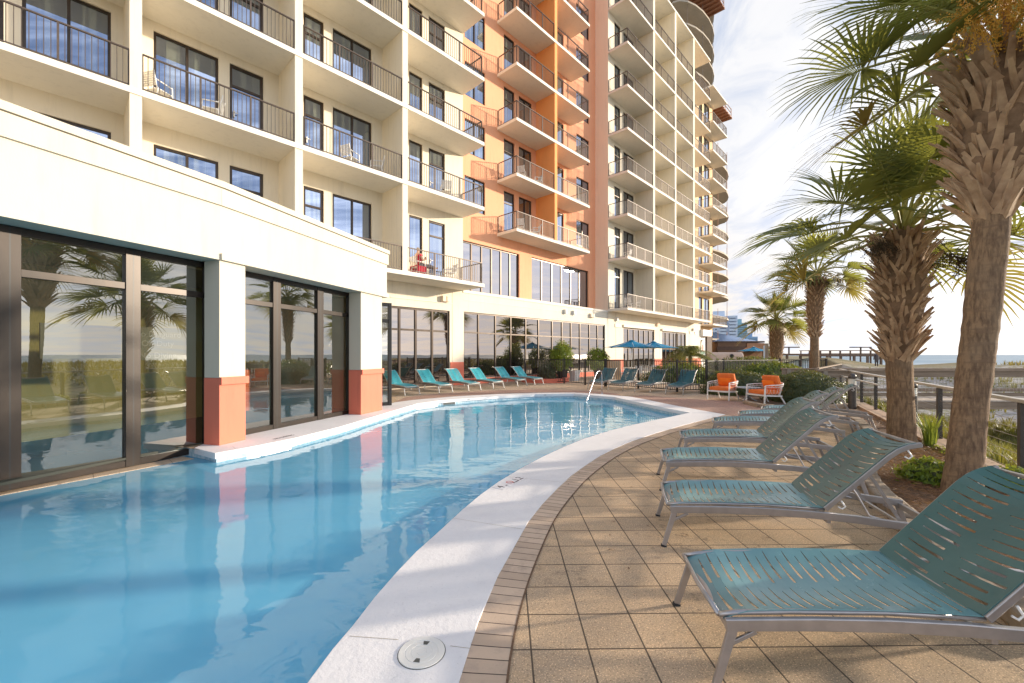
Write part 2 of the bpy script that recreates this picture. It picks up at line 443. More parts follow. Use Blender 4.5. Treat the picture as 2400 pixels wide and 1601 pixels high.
def setlabel(o, label, loc, rz): o['label'] = label; o.location = loc; o.rotation_euler = (0, 0, rz)
def text_part(name, body, size, m, parent, M, extrude=.0015, align='CENTER', wx=1):
    cu = bpy.data.curves.new(name, 'FONT'); cu.body = body; cu.size = size; cu.extrude = extrude
    cu.align_x = align; cu.align_y = 'CENTER'
    t = bpy.data.objects.new(name, cu); COL.objects.link(t)
    dg = bpy.context.evaluated_depsgraph_get(); me = bpy.data.meshes.new_from_object(t.evaluated_get(dg))
    bpy.data.objects.remove(t); bpy.data.curves.remove(cu)
    me.transform(M @ Matrix.Diagonal((wx, 1, 1, 1))); me.materials.clear(); me.materials.append(MATS[m])
    o = bpy.data.objects.new(name, me); COL.objects.link(o)
    if parent: o.parent = parent
    return o
# ------------------------------------------------------------------ camera, sky, sun
cam = bpy.data.cameras.new('camera'); co = bpy.data.objects.new('camera', cam); COL.objects.link(co)
co.location = (0, 0, 1.57); co.rotation_euler = (R(90), 0, 0)
cam.sensor_width = 36; cam.lens = 15.0; cam.shift_y = 30.5 / 2400; cam.clip_end = 6000; cam.clip_start = .05
scene.camera = co
SUN_AZ = R(11)      # measured from +X towards +Y
SUN_EL = R(11.5)
sd = Vector((math.cos(SUN_EL) * math.cos(SUN_AZ), math.cos(SUN_EL) * math.sin(SUN_AZ), math.sin(SUN_EL)))
sl = bpy.data.lights.new('sun', 'SUN'); so = bpy.data.objects.new('sun', sl); COL.objects.link(so)
sl.energy = 3.5; sl.angle = R(1.6); sl.color = (1, .86, .68)
so.rotation_euler = sd.to_track_quat('Z', 'Y').to_euler()
so.location = (60, 12, 30)
w = bpy.data.worlds.new('World'); scene.world = w; w.use_nodes = True
nt = w.node_tree; bg = nt.nodes['Background']
sky = _n(nt, 'ShaderNodeTexSky'); sky.sky_type = 'NISHITA'; sky.sun_disc = False
sky.sun_elevation = SUN_EL; sky.sun_rotation = pi / 2 - SUN_AZ
sky.air_density = 1.0; sky.dust_density = 1.2; sky.ozone_density = 2.0
tc = _n(nt, 'ShaderNodeTexCoord')
sep = _n(nt, 'ShaderNodeSeparateXYZ'); nt.links.new(tc.outputs['Generated'], sep.inputs[0])
def mth(op, a, b=None, c=None):
    n = _n(nt, 'ShaderNodeMath', operation=op)
    for i, x in enumerate((a, b, c)):
        if x is None: continue
        if isinstance(x, (int, float)): n.inputs[i].default_value = x
        else: nt.links.new(x, n.inputs[i])
    return n.outputs[0]
zz = mth('MAXIMUM', sep.outputs['Z'], 0.0)
den = mth('ADD', zz, .16)
cx = mth('DIVIDE', sep.outputs['X'], den); cy = mth('DIVIDE', sep.outputs['Y'], den)
cmb = _n(nt, 'ShaderNodeCombineXYZ'); nt.links.new(cx, cmb.inputs[0]); nt.links.new(cy, cmb.inputs[1])
def cn(scale, st, rot, det, rough, dist=.3):
    mp = _n(nt, 'ShaderNodeMapping'); mp.inputs['Scale'].default_value = st; mp.inputs['Rotation'].default_value = (0, 0, rot)
    nt.links.new(cmb.outputs[0], mp.inputs['Vector'])
    t = _n(nt, 'ShaderNodeTexNoise'); t.inputs['Scale'].default_value = scale; t.inputs['Detail'].default_value = det
    t.inputs['Roughness'].default_value = rough; t.inputs['Distortion'].default_value = dist
    nt.links.new(mp.outputs[0], t.inputs['Vector']); return t.outputs['Fac']
n1 = cn(.75, (1, .42, 1), R(-28), 8, .60); n2 = cn(4.6, (1, .42, 1), R(-34), 8, .62, .6)
nn = mth('ADD', mth('MULTIPLY', n1, .42), mth('MULTIPLY', n2, .58))
# the cloud sheet is dense over the far shore and breaks up towards the open sea on the right and overhead
cover = mth('MULTIPLY_ADD', sep.outputs['Y'], .17, .0)
cover = mth('ADD', cover, mth('MULTIPLY', mth('SUBTRACT', .42, zz), .30))
nn = mth('ADD', nn, cover)
mask = _n(nt, 'ShaderNodeMapRange', interpolation_type='SMOOTHSTEP'); mask.inputs[1].default_value = .34; mask.inputs[2].default_value = .60
nt.links.new(nn, mask.inputs[0])
low = _n(nt, 'ShaderNodeMapRange'); low.inputs[1].default_value = .02; low.inputs[2].default_value = .30
nt.links.new(zz, low.inputs[0])
def mixw(f, a, b):
    n = _n(nt, 'ShaderNodeMix', data_type='RGBA')
    for s_, v in ((n.inputs[0], f), (n.inputs[6], a), (n.inputs[7], b)):
        if isinstance(v, tuple): s_.default_value = (*v, 1)
        elif isinstance(v, (int, float)): s_.default_value = v
        else: nt.links.new(v, s_)
    return n.outputs[2]
warm = mixw(low.outputs[0], (4.9, 4.5, 4.1), (4.85, 4.85, 4.95))
tex = _n(nt, 'ShaderNodeMapRange'); tex.inputs[1].default_value = .36; tex.inputs[2].default_value = .56
nt.links.new(n2, tex.inputs[0])
cloud0 = mixw(tex.outputs[0], (3.6, 3.85, 4.5), warm)
# clouds glow towards the low sun on the right; unseen sky behind the viewer is brightened as added fill
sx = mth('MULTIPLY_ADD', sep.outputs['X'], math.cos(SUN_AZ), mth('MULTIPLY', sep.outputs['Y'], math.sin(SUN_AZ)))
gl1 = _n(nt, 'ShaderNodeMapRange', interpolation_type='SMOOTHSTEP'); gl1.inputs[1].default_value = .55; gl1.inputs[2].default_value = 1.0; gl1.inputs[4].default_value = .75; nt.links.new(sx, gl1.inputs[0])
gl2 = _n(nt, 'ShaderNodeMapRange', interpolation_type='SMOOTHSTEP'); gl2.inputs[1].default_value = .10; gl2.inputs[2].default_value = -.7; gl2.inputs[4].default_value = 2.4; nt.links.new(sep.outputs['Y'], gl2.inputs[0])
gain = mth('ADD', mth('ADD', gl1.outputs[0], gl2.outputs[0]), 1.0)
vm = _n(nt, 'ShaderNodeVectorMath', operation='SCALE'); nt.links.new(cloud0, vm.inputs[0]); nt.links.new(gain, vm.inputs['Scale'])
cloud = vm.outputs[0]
blue = mixw(.65, sky.outputs[0], (2.9, 3.45, 4.55))
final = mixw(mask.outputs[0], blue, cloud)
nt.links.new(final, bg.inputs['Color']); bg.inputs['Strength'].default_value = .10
scene.view_settings.view_transform = 'Standard'; scene.view_settings.look = 'None'
scene.view_settings.exposure = 1.0; scene.view_settings.gamma = 1
scene.render.engine = 'CYCLES'
scene.cycles.max_bounces = 8; scene.cycles.transparent_max_bounces = 12; scene.cycles.diffuse_bounces = 4
scene.cycles.glossy_bounces = 4
scene.cycles.caustics_reflective = False; scene.cycles.caustics_refractive = False

# ------------------------------------------------------------------ pool outlines (metres)
inner = [(-1.6, -2.5), (-1.15, -1), (-.98, .1), (-.985, 1.1), (-0.971, 2.039), (-0.95, 2.26), (-0.916, 2.459), (-0.882, 2.745), (-0.827, 3.058), (-0.758, 3.376), (-0.649, 3.747), (-0.498, 4.29), (-0.349, 4.755), (-0.162, 5.24), (0.117, 5.836), (0.462, 6.496), (0.88, 7.202), (1.36, 7.933), (2.0, 8.73), (2.733, 9.521), (3.691, 10.427), (4.768, 11.435), (4.53, 12.231), (4.159, 13.772), (3.755, 15.645), (2.473, 16.973), (0.905, 16.756), (-0.497, 16.02), (-1.751, 15.096), (-2.47, 14.437), (-3.0, 13.572), (-3.384, 11.214), (-3.7, 9.235), (-4.063, 7.929), (-4.427, 7.169), (-4.69, 6.738), (-5.08, 6.978)]
outer = [(-.9, -2.8), (-.43, -1), (-.26, .1), (-.262, 1.1), (-0.252, 2.039), (-0.228, 2.243), (-0.197, 2.489), (-0.147, 2.756), (-0.099, 3.013), (-0.033, 3.269), (0.086, 3.729), (0.155, 3.993), (0.317, 4.456), (0.522, 4.959), (0.767, 5.509), (1.044, 6.027), (1.366, 6.588), (1.702, 7.083), (2.159, 7.689), (2.834, 8.446), (3.57, 9.204), (4.42, 10.038), (5.545, 11.095), (5.19, 12.294), (4.909, 13.419), (4.63, 14.896), (4.38, 15.8), (3.992, 16.25), (3.318, 17.0), (2.497, 17.522), (0.947, 17.4), (-0.526, 16.873), (-2.177, 15.859), (-3.021, 15.024), (-3.4, 14.642), (-3.821, 13.918), (-3.95, 13.0), (-4.6, 12.6), (-5.2, 9.2), (-5.25, 7.9), (-5.42, 7.62), (-5.30, 7.12)]
hole = inner + [(-5.52, 7.22), (-6.46, 5.40), (-8.6, 1.0), (-9.6, -2.5)]
V2 = lambda p, z=0: Vector((p[0], p[1], z))
def sheet(loops, z):
    tri = geometry.tessellate_polygon([[V2(p, z) for p in l] for l in loops]); mb = MB()
    allp = [V2(p, z) for l in loops for p in l]
    fs = []
    for a, b, c in tri:
        if (allp[b] - allp[a]).cross(allp[c] - allp[a]).z < 0: a, c = c, a
        fs.append((a, b, c))
    mb.add(allp, fs); return mb
# ------------------------------------------------------------------ ground, deck, sea
U = Vector((.6868, .7268, 0)); N = Vector((.7268, -.6868, 0))
H0 = N * -17.15
HW = lambda s, o, z=0: H0 + U * s + N * o + Vector((0, 0, z))
deck_outer = [(-14, -6), (-.1, -6), (6.62, 5.9), (8.02, 8.25), (13.6, 18.0), (17, 24), (30, 46), (36, 60), (20, 60), tuple(HW(40, -3)[:2]), tuple(HW(-12, -3)[:2]), (-20, 0)]
struct(sheet([deck_outer, hole], 0), 'pool_deck', 'pavers')
g = MB()
for x0, x1, y0, y1 in ((-2500, 36, 60, 2500), (-2500, -20, -2500, 60), (-20, 40, -2500, -6)): g.box(x0, x1, y0, y1, -.6, -.02)
g.quad((36, 60, -.02), (400, 560, -.6), (900, 2500, -.6), (36, 2500, -.02))
struct(g, 'ground', 'pavers' if 0 else 'dune_sand')
s_ = MB(); s_.quad((-3000, -3000, -3.1), (6000, -3000, -3.1), (6000, 6000, -3.1), (-3000, 6000, -3.1)); struct(s_, 'sea', 'sea_water')
# far patio beyond the fence: tan concrete; red brick apron round the far end of the pool
patio = [(.9, 24.9), (2.8, 23.0), (3.9, 21.2), (5.8, 19.5), (6.9, 17.95), (8.2, 18.0), (9.9, 20), (13.8, 22.2), (16.4, 24), (29, 45), (34, 58), (22, 52), tuple(HW(30, .02)[:2]), tuple(HW(16, .02)[:2])]
struct(sheet([patio], .004), 'patio', 'patio_tan')
tan_apron = [(-3.75, 14.3), (-4.1, 14.9), tuple(HW(10.6, .3)[:2]), tuple(HW(19, .3)[:2]), (2.8, 22.9), (3.9, 21.1), (5.8, 19.4), (6.9, 17.8), (8.1, 17.9), (8.2, 15.4), (6.5, 14.6), (5.2, 16.3), (4.3, 16.6), (3.1, 17.4), (.9, 17.8), (-.7, 17.2), (-2.4, 16.1)]
struct(sheet([tan_apron], .004), 'apron', 'patio_tan')
redbrick = [(4.3, 15.9), (5.0, 16.3), (6.5, 14.9), (7.9, 14.0), (8.0, 11.6), (6.6, 10.6), (5.60, 10.75), (5.6, 11.05), (5.2, 12.3), (4.95, 13.4), (4.66, 14.9)]
struct(sheet([redbrick], .008), 'brick_paving', 'brick_red')
redleft = [(-3.85, 13.95), (-3.35, 14.8), (-3.0, 15.1), (-2.2, 15.95), (-.55, 16.95), (.95, 17.45), (2.5, 17.55), (3.3, 17.08), (4.2, 16.4), (4.2, 17.0), (3.4, 18.3), (1.2, 19.2), (-.9, 18.5), (-2.8, 17.2), (-3.9, 15.6)]
struct(sheet([redleft], .008), 'brick_apron', 'brick_red')

# coping slab with a rounded nose over the water
cop = inner[:] + outer[::-1]
mb = MB(); mb.prism(cop, -.085, .012)
c_ = struct(mb, 'pool_coping', 'coping', fixn=True)
bv = c_.modifiers.new('bevel', 'BEVEL'); bv.width = .03; bv.segments = 3; bv.limit_method = 'ANGLE'; bv.angle_limit = R(50)
# expansion joints across the coping
def offset_poly(pl, d):
    out = []
    n = len(pl)
    for i in range(n):
        a, b, c = Vector(pl[i - 1]), Vector(pl[i]), Vector(pl[(i + 1) % n])
        t = ((b - a).normalized() + (c - b).normalized())
        if t.length < 1e-4: t = (c - b)
        t.normalize(); nn_ = Vector((-t.y, t.x)); out.append(tuple(b + nn_ * d))
    return out
area = sum(hole[i][0] * hole[(i + 1) % len(hole)][1] - hole[(i + 1) % len(hole)][0] * hole[i][1] for i in range(len(hole)))
sgn = -1 if area > 0 else 1
basin = offset_poly(hole, sgn * .05)
WZ = -.15
def walls(pl, z0, z1, name, m, kind='structure'):
    mb = MB(); n = len(pl)
    for i in range(n):
        a, b = pl[i], pl[(i + 1) % n]; mb.quad((*a, z0), (*b, z0), (*b, z1), (*a, z1))
    return tag(mb.build(name, m), kind=kind)
walls(basin, -.30, -.005, 'waterline_tiles', 'tile_band')
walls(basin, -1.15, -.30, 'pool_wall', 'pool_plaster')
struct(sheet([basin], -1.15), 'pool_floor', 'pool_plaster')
struct(sheet([offset_poly(basin, -sgn * .002)], WZ), 'pool_water', 'pool_water')
# shallow ledge under the big glass doors
lb = MB(); lb.prism([(-5.52, 7.16), (-6.44, 5.38), (-8.55, 1.0), (-8.25, .95), (-6.20, 5.27), (-5.24, 7.02)], -.34, -.142)
struct(lb, 'pool_ledge', 'patio_tan')
# dark line painted on the pool floor along the change of depth
def ribbon(pl, wd, z, name, m):
    mb = MB()
    for i in range(len(pl) - 1):
        a, b = Vector(pl[i]), Vector(pl[i + 1]); t = (b - a).normalized(); nn_ = Vector((-t.y, t.x)) * wd / 2
        mb.quad((*(a - nn_), z), (*(b - nn_), z), (*(b + nn_), z), (*(a + nn_), z))
    return struct(mb, name, m)
ribbon([(-4.6, 8.2), (-3.9, 10.0), (-3.2, 12.2), (-2.6, 13.7)], .07, -1.145, 'depth_line', 'tower_glass')
# brick soldier course along the outer edge of the near coping
oc = [Vector(p) for p in outer[2:23]]
pts = [oc[0]]
for i in range(len(oc) - 1):
    a, b = oc[i], oc[i + 1]; k = max(1, int((b - a).length / .12))
    for j in range(1, k + 1): pts.append(a.lerp(b, j / k))
for _ in range(6):
    pts = [pts[0]] + [(pts[i - 1] + pts[i] * 2 + pts[i + 1]) / 4 for i in range(1, len(pts) - 1)] + [pts[-1]]
mb = MB(); L = 0; vs = []; uv = []
for i, p in enumerate(pts):
    t = (pts[min(i + 1, len(pts) - 1)] - pts[max(i - 1, 0)]).normalized(); nn_ = Vector((t.y, -t.x))
    if i: L += (p - pts[i - 1]).length
    vs += [(*(p - nn_ * .02), .006), (*(p + nn_ * .212), .006)]; uv += [(L, 0.3), (L, .5)]
mb.add(vs, [(2 * i, 2 * i + 1, 2 * i + 3, 2 * i + 2) for i in range(len(pts) - 1)]); mb.uv = uv
struct(mb, 'brick_border', 'border_brick')
ed = MB()
for i in range(len(pts) - 1):
    for off, wd in ((.217, .006),):
        t = (pts[i + 1] - pts[i]).normalized(); nn_ = Vector((t.y, -t.x)); t2 = (pts[min(i + 2, len(pts) - 1)] - pts[i]).normalized(); n2_ = Vector((t2.y, -t2.x))
        a = pts[i] + nn_ * off; b = pts[i + 1] + n2_ * off
        ed.quad((*(a - nn_ * wd), .0075), (*(a + nn_ * wd), .0075), (*(b + n2_ * wd), .0075), (*(b - n2_ * wd), .0075))
struct(ed, 'border_joint', 'soil')
# coping joints (thin grooves of dirt)
jt = MB()
for (a, b) in (((-.9, 2.36), (-.62, 2.33)), ((-.33, 2.28), (-.22, 2.26)), ((-.56, 4.06), (.11, 3.80)), ((1.62, 8.25), (2.15, 7.75)), ((-.10, 5.45), (.62, 5.20)), ((3.0, 9.75), (3.35, 9.05)), ((-3.55, 10.2), (-3.98, 10.35)), ((1.2, 16.8), (1.15, 17.35)), ((4.2, 13.6), (4.8, 13.75)), ((-.97, .9), (-.27, .9)), ((-4.55, 7.02), (-4.75, 7.25)), ((-4.0, 8.1), (-4.5, 8.3))):
    a = Vector(a); b = Vector(b); t = (b - a).normalized(); nn_ = Vector((-t.y, t.x)) * .0017
    jt.quad((*(a - nn_), .0135), (*(b - nn_), .0135), (*(b + nn_), .0135), (*(a + nn_), .0135))
struct(jt, 'coping_joint', 'groove')

# ------------------------------------------------------------------ dunes beyond the rail
K0 = Vector((6.62, 5.9)); KD = Vector((.5, .866)); KM = Vector((.866, -.5))
K0 = K0 + KD * -14
def dune_h(x, y, d):
    h = -.06 - 1.35 * min(1, max(0, d - .25) / 3.0) ** 1.2
    h += .16 * noise.noise(Vector((x * .28, y * .28, 0))) * min(1, d / 2) + .07 * noise.noise(Vector((x * .9, y * .9, 3))) * min(1, d / 2)
    # ridge rising towards the shore, taller to the left
    r = math.hypot(x, y); a = math.atan2(x, y)
    if d > 3:
        k = min(1, max(0, (r - 24) / 26)); k = k * k * (3 - 2 * k)
        top = 1.75 + .45 * noise.noise(Vector((x * .06, y * .06, 9))) + .25 * noise.noise(Vector((x * .22, y * .22, 5)))
        top += .75 * max(0, min(1, (R(41.5) - a) / R(5)))
        h += k * top * max(0, 1 - max(0, r - 62) / 26)
        h -= 1.9 * max(0, min(1, (r - 66) / 20))
    return h
ds = [0, .3, .7, 1.2, 1.8, 2.5, 3.3, 4.2, 5.2, 6.4, 7.8] + [9.4 + 1.7 * i for i in range(60)]
ts = [-6 + i * 1.1 for i in range(110)]
mb = MB(); vs = []
for t in ts:
    for d in ds:
        p = K0 + KD * t + KM * d; vs.append((p.x, p.y, dune_h(p.x, p.y, d)))
nd = len(ds)
mb.add(vs, [(i * nd + j, i * nd + j + 1, (i + 1) * nd + j + 1, (i + 1) * nd + j) for i in range(len(ts) - 1) for j in range(nd - 1)])
du = struct(mb, 'dunes', 'dune_sand', smooth=True, fixn=True)
att = du.data.attributes.new('sandy', 'FLOAT', 'POINT')
for i, v in enumerate(du.data.vertices):
    y = v.co.y; x = v.co.x
    att.data[i].value = max(0, min(1, (y - 16) / 3)) * max(0, min(1, (42 - y) / 8)) * max(0, min(1, (x - 11) / 6))
def vt(p):
    d = (Vector(p) - K0).dot(KM); return dune_h(p[0], p[1], d), d

# mulch bed between deck and rail
bed = [(2.2, .0), (3.05, 2.3), (3.67, 3.905), (4.22, 4.95), (5.2, 6.2), (6.45, 7.4), (7.4, 8.85), (8.35, 10.4), (8.9, 11.3), (9.3, 11.0), (8.02, 8.25), (6.62, 5.9), (3.0, -.4)]
struct(sheet([bed], .035), 'mulch_bed', 'soil')
# ------------------------------------------------------------------ hotel
RZ = math.atan2(U.y, U.x)
hotel = empty('hotel', tuple(H0), RZ, 'long cream and orange beachfront hotel with rows of white slab balconies and bronze railings', 'building')
# local: x = along the facade, y = -(distance out of the facade plane)
ZS = [4.9, 8.7, 11.9, 15.1, 18.3, 21.5, 24.7, 28.0, 32.1]
TH = .17
def wall_holes(mb, s0, s1, z0, z1, o, holes, depth=.14, mi=0):
    """wall face at offset o with rectangular openings [(a,b,c,d)], reveals going in by depth"""
    xs = sorted({s0, s1, *[h[0] for h in holes], *[h[1] for h in holes]}); zs = sorted({z0, z1, *[h[2] for h in holes], *[h[3] for h in holes]})
    xs = [x for x in xs if s0 <= x <= s1]; zs = [z for z in zs if z0 <= z <= z1]
    y = -o
    for i in range(len(xs) - 1):
        for j in range(len(zs) - 1):
            cx_ = (xs[i] + xs[i + 1]) / 2; cz = (zs[j] + zs[j + 1]) / 2
            if any(h[0] < cx_ < h[1] and h[2] < cz < h[3] for h in holes): continue
            mb.quad((xs[i], y, zs[j]), (xs[i + 1], y, zs[j]), (xs[i + 1], y, zs[j + 1]), (xs[i], y, zs[j + 1]), mi)
    for a, b, c, d in holes:
        y2 = y + depth
        mb.quad((a, y, c), (a, y, d), (a, y2, d), (a, y2, c), mi); mb.quad((b, y, d), (b, y, c), (b, y2, c), (b, y2, d), mi)
        mb.quad((a, y, d), (b, y, d), (b, y2, d), (a, y2, d), mi); mb.quad((b, y, c), (a, y, c), (a, y2, c), (b, y2, c), mi)
def window(name, s0, s1, z0, z1, o, mull=(), bars=(), fw=.07, depth=.06, m='frame_dark', pm='pane_upper', parent=None, fd=.05):
    y = -o + depth; mb = MB()
    mb.box(s0, s0 + fw, y, y + fd, z0, z1); mb.box(s1 - fw, s1, y, y + fd, z0, z1)
    mb.box(s0 + fw, s1 - fw, y, y + fd, z1 - fw, z1); mb.box(s0 + fw, s1 - fw, y, y + fd, z0, z0 + fw)
    for x in mull: mb.box(x - fw * .5, x + fw * .5, y - .012, y + fd - .004, z0 + fw, z1 - fw)
    for zb in bars: mb.box(s0 + fw, s1 - fw, y + .004, y + fd - .008, zb - fw * .45, zb + fw * .45)
    f = mb.build(name, m, parent or hotel)
    p = MB(); p.quad((s0 + .01, y + fd - .012, z0 + .01), (s1 - .01, y + fd - .012, z0 + .01), (s1 - .01, y + fd - .012, z1 - .01), (s0 + .01, y + fd - .012, z1 - .01))
    p.build('pane', pm, f)
    return f
def railing(parent, pts, z, h=1.02, glass_=None):
    mb = MB()
    for k in range(len(pts) - 1):
        a = Vector((*pts[k], 0)); b = Vector((*pts[k + 1], 0)); L = (b - a).length; d = (b - a) / L
        mb.bar(a + Vector((0, 0, z + h)), b + Vector((0, 0, z + h)), .055, .035)
        mb.bar(a + Vector((0, 0, z + .07)), b + Vector((0, 0, z + .07)), .03, .025)
        n = max(2, int(L / .118)); npost = max(1, round(L / 1.35))
        for i in range(n + 1):
            p = a + d * (L * i / n); mb.bar(p + Vector((0, 0, z + .075)), p + Vector((0, 0, z + h - .012)), .016, .016, up=d)
        for i in range(npost + 1):
            p = a + d * (L * i / npost); mb.bar(p + Vector((0, 0, z + .0)), p + Vector((0, 0, z + h - .014)), .045, .045, up=d)
    return mb.build('railing', 'rail_bronze', parent)
def balcony(s0, s1, z, o0, o1, rail_pts, m='slab_white', rail=True):
    mb = MB(); mb.box(s0, s1, -o1, -o0, z, z + TH)
    b = mb.build('balcony', m, hotel)
    if rail: railing(b, rail_pts, z + TH)
    return b
# -- left cream block
wL = MB(); holes = []
LW = [(-0.7, 1.02, 'w'), (1.98, 3.68, 'w'), (4.0, 5.05, 'd'), (6.44, 7.22, 'd'), (7.58, 9.28, 'w'), (11.16, 11.91, 'w'), (12.27, 13.25, 'd'), (-2.2, -1.01, 'd'), (-5.0, -3.4, 'w')]
NL = 6
for k in range(NL):
    fz = ZS[k] + TH if k else 5.07; top = ZS[k + 1] - (.28 if k else .60)
    for a, b, t in LW:
        holes.append((a, b, fz + (.80 if t == 'w' else .03), top))
wall_holes(wL, -9, 14.42, 4.9, 32.3, 0, holes)
wL.quad((14.42, 0, 4.9), (14.42, 1.15, 4.9), (14.42, 1.15, 32.3), (14.42, 0, 32.3))
wL.quad((-9, 0, 0), (-9, 9, 0), (-9, 9, 32.3), (-9, 0, 32.3))
# left podium wall (ground floor), glazing bays
PH = [(6.6, 13.55, .02, 3.78)]
wall_holes(wL, -9, 14.48, 0, 4.9, .0, PH, .10)
wL.build('wall', 'cream', hotel)
for (a, b, c, d), key in zip(holes, [t for k in range(NL) for a, b, t in LW]):
    if key == 'w':
        wd = window('window', a, b, c, d, 0, mull=((a + b) / 2,) if b - a > 1.3 else ())
    else:
        f = window('balcony_door', a, b, c, d, 0, bars=(d - .72,), fw=.09)
        hb = MB(); hb.box(a + .12, a + .17, .035, .05, c + .92, c + 1.14); hb.box(a + .13, a + .26, .0, .02, c + 1.05, c + 1.075); hb.box(a + .13, a + .15, .0, .04, c + 1.05, c + 1.075)
        hb.build('handle', 'white_metal', f)
finL = [(-7.22, -6.96), (-2.97, -2.70), (1.29, 1.55), (5.55, 5.81), (9.79, 10.05)]
for a, b in finL:
    m_ = MB(); m_.box(a, b, -1.62, .0, 4.95, 32.2); m_.build('fin_wall', 'cream', hotel)
for k in range(NL + 1):
    z = ZS[k]
    xs = [f[0] + .13 for f in finL] + [14.42]
    for i in range(len(xs) - 1):
        a = finL[i][1]; b = (finL[i + 1][0] if i < len(finL) - 1 else 14.32)
        if k <= 1 and i < 1: continue
        pts_ = [(a + .01, -1.57), (b - .01, -1.57)]
        if i == len(finL) - 1: pts_ = [(a + .01, -1.57), (14.30, -1.57), (14.30, -.04)]
        balcony(xs[i], xs[i + 1], z, 0, 1.65, pts_, rail=(k < NL))
# -- orange block (set back 1.15)
wO = MB(); OH = []
keysO = []
for k in range(1, 8):
    fz = ZS[k] + TH; top = ZS[k + 1] - .28
    for a, b, t in ((15.5, 17.07, 'w'), (18.64, 19.6, 'd'), (20.0, 21.24, 'd2'), (22.7, 24.75, 'd2'), (26.34, 28.0, 'w')):
        OH.append((a, b, fz + (.85 if t == 'w' else .03), top)); keysO.append(t)
bigw = [(15.3, 20.05, 5.12, 7.95), (20.95 + .3, 27.95, 5.12, 7.98)]
wall_holes(wO, 14.42, 28.9, 4.6, 32.3, -1.15, OH + bigw)
wO.build('orange_wall', 'orange', hotel)
for h_, t in zip(OH, keysO):
    a, b, c, d = h_
    if t == 'w': window('window', a, b, c, d, -1.15, mull=((a + b) / 2,))
    else: window('balcony_door', a, b, c, d, -1.15, mull=((a + b) / 2,) if t == 'd2' else (), bars=(d - .7,) if t == 'd' else (), fw=.08)
window('lounge_window', *bigw[0], -1.15, mull=[15.3 + 4.75 / 6 * i for i in range(1, 6)], pm='pane_big', fw=.09, depth=.10)
window('lounge_window', *bigw[1], -1.15, mull=[21.25 + 6.7 / 6 * i for i in range(1, 6)], pm='pane_big', fw=.09, depth=.10)
fd_ = MB(); fd_.box(21.68, 21.94, -.42, 1.15, 8.75, 32.2); fd_.build('fin_wall', 'orange_deep', hotel)
for k in range(1, 9):
    z = ZS[k]
    balcony(18.07, 21.81, z, -1.15, .45, [(18.15, 1.10), (18.15, -.37), (21.66, -.37)], rail=(k < 8))
    balcony(21.81, 25.67, z, -1.15, .45, [(21.96, -.37), (25.58, -.37), (25.58, 1.10)], rail=(k < 8))
# -- pier and right cream block
pr = MB(); pr.quad((28.9, 1.15, 4.7), (28.9, 0, 4.7), (28.9, 0, 32.3), (28.9, 1.15, 32.3)); pr.build('side_wall', 'tan', hotel)
wR = MB(); RH = []
for k in range(0, 8):
    fz = ZS[k] + TH; top = ZS[k + 1] - .28
    RH += [(29.84, 30.78, fz + .03, top), (31.26, 33.0, fz + .03, top)]
wall_holes(wR, 28.9, 42.0, 4.9, 32.3, 0, RH)
wall_holes(wR, 28.9, 42.0, 3.9, 4.9, 0, [])
wR.quad((42.0, 0, 0), (42.0, 1.15, 0), (42.0, 1.15, 32.3), (42.0, 0, 32.3))
wR.build('wall', 'cream', hotel)
for i, h_ in enumerate(RH):
    if i % 2 == 0: window('balcony_door', *h_, 0, bars=(h_[3] - .7,), fw=.08)
    else: window('sliding_door', *h_, 0, mull=((h_[0] + h_[1]) / 2,), fw=.08)
finR = [(33.22, 33.53), (37.53, 37.84), (41.85, 42.2)]
for a, b in finR:
    m_ = MB(); m_.box(a, b, -1.62, .0, 4.95, 32.2); m_.build('fin_wall', 'cream', hotel)
for k in range(9):
    z = ZS[k]; r_ = k < 8
    balcony(28.89, 33.38, z, 0, 1.65, [(28.98, -.04), (28.98, -1.57), (33.21, -1.57)], rail=r_)
    balcony(33.38, 37.69, z, 0, 1.65, [(33.54, -1.57), (37.52, -1.57)], rail=r_)
    balcony(37.69, 42.02, z, 0, 1.65, [(37.85, -1.57), (41.84, -1.57)], rail=r_)
    balcony(42.02, 46.55, z, -1.15, 1.65, [(42.21, -1.57), (46.46, -1.57), (46.46, 1.10)], rail=r_)
    if z > 6 or 1: balcony(50.9, 55.9, z, -1.15, .5, [(50.98, 1.1), (50.98, -.42), (55.8, -.42), (55.8, 1.1)], rail=r_)
# -- far peach block
wP = MB(); FH = []
for k in range(0, 8):
    fz = ZS[k] + TH; top = ZS[k + 1] - .4
    FH += [(50.95, 52.1, fz + .03, top), (52.6, 54.5, fz + .03, top), (43.6, 44.8, fz + .03, top)]
wall_holes(wP, 42.0, 55.6, 3.9, 32.3, -1.15, FH)
wP.quad((55.6, 1.15, 0), (55.6, 12, 0), (55.6, 12, 32.3), (55.6, 1.15, 32.3))
wP.build('peach_wall', 'peach', hotel)
for i, h_ in enumerate(FH): window('balcony_door', *h_, -1.15, mull=((h_[0] + h_[1]) / 2,) if i % 3 == 1 else (), fw=.08)
rf = MB(); rf.prism([(-9, 12), (-9, .01), (14.4, .01), (14.4, 1.16), (28.92, 1.16), (28.92, .01), (41.98, .01), (41.98, 1.16), (55.58, 1.16), (55.58, 12)], 32.0, 32.31); rf.build('roof', 'cream', hotel)
bk = MB(); bk.quad((55.6, 12, 0), (-9, 12, 0), (-9, 12, 32.3), (55.6, 12, 32.3)); bk.build('rear_wall', 'cream', hotel)
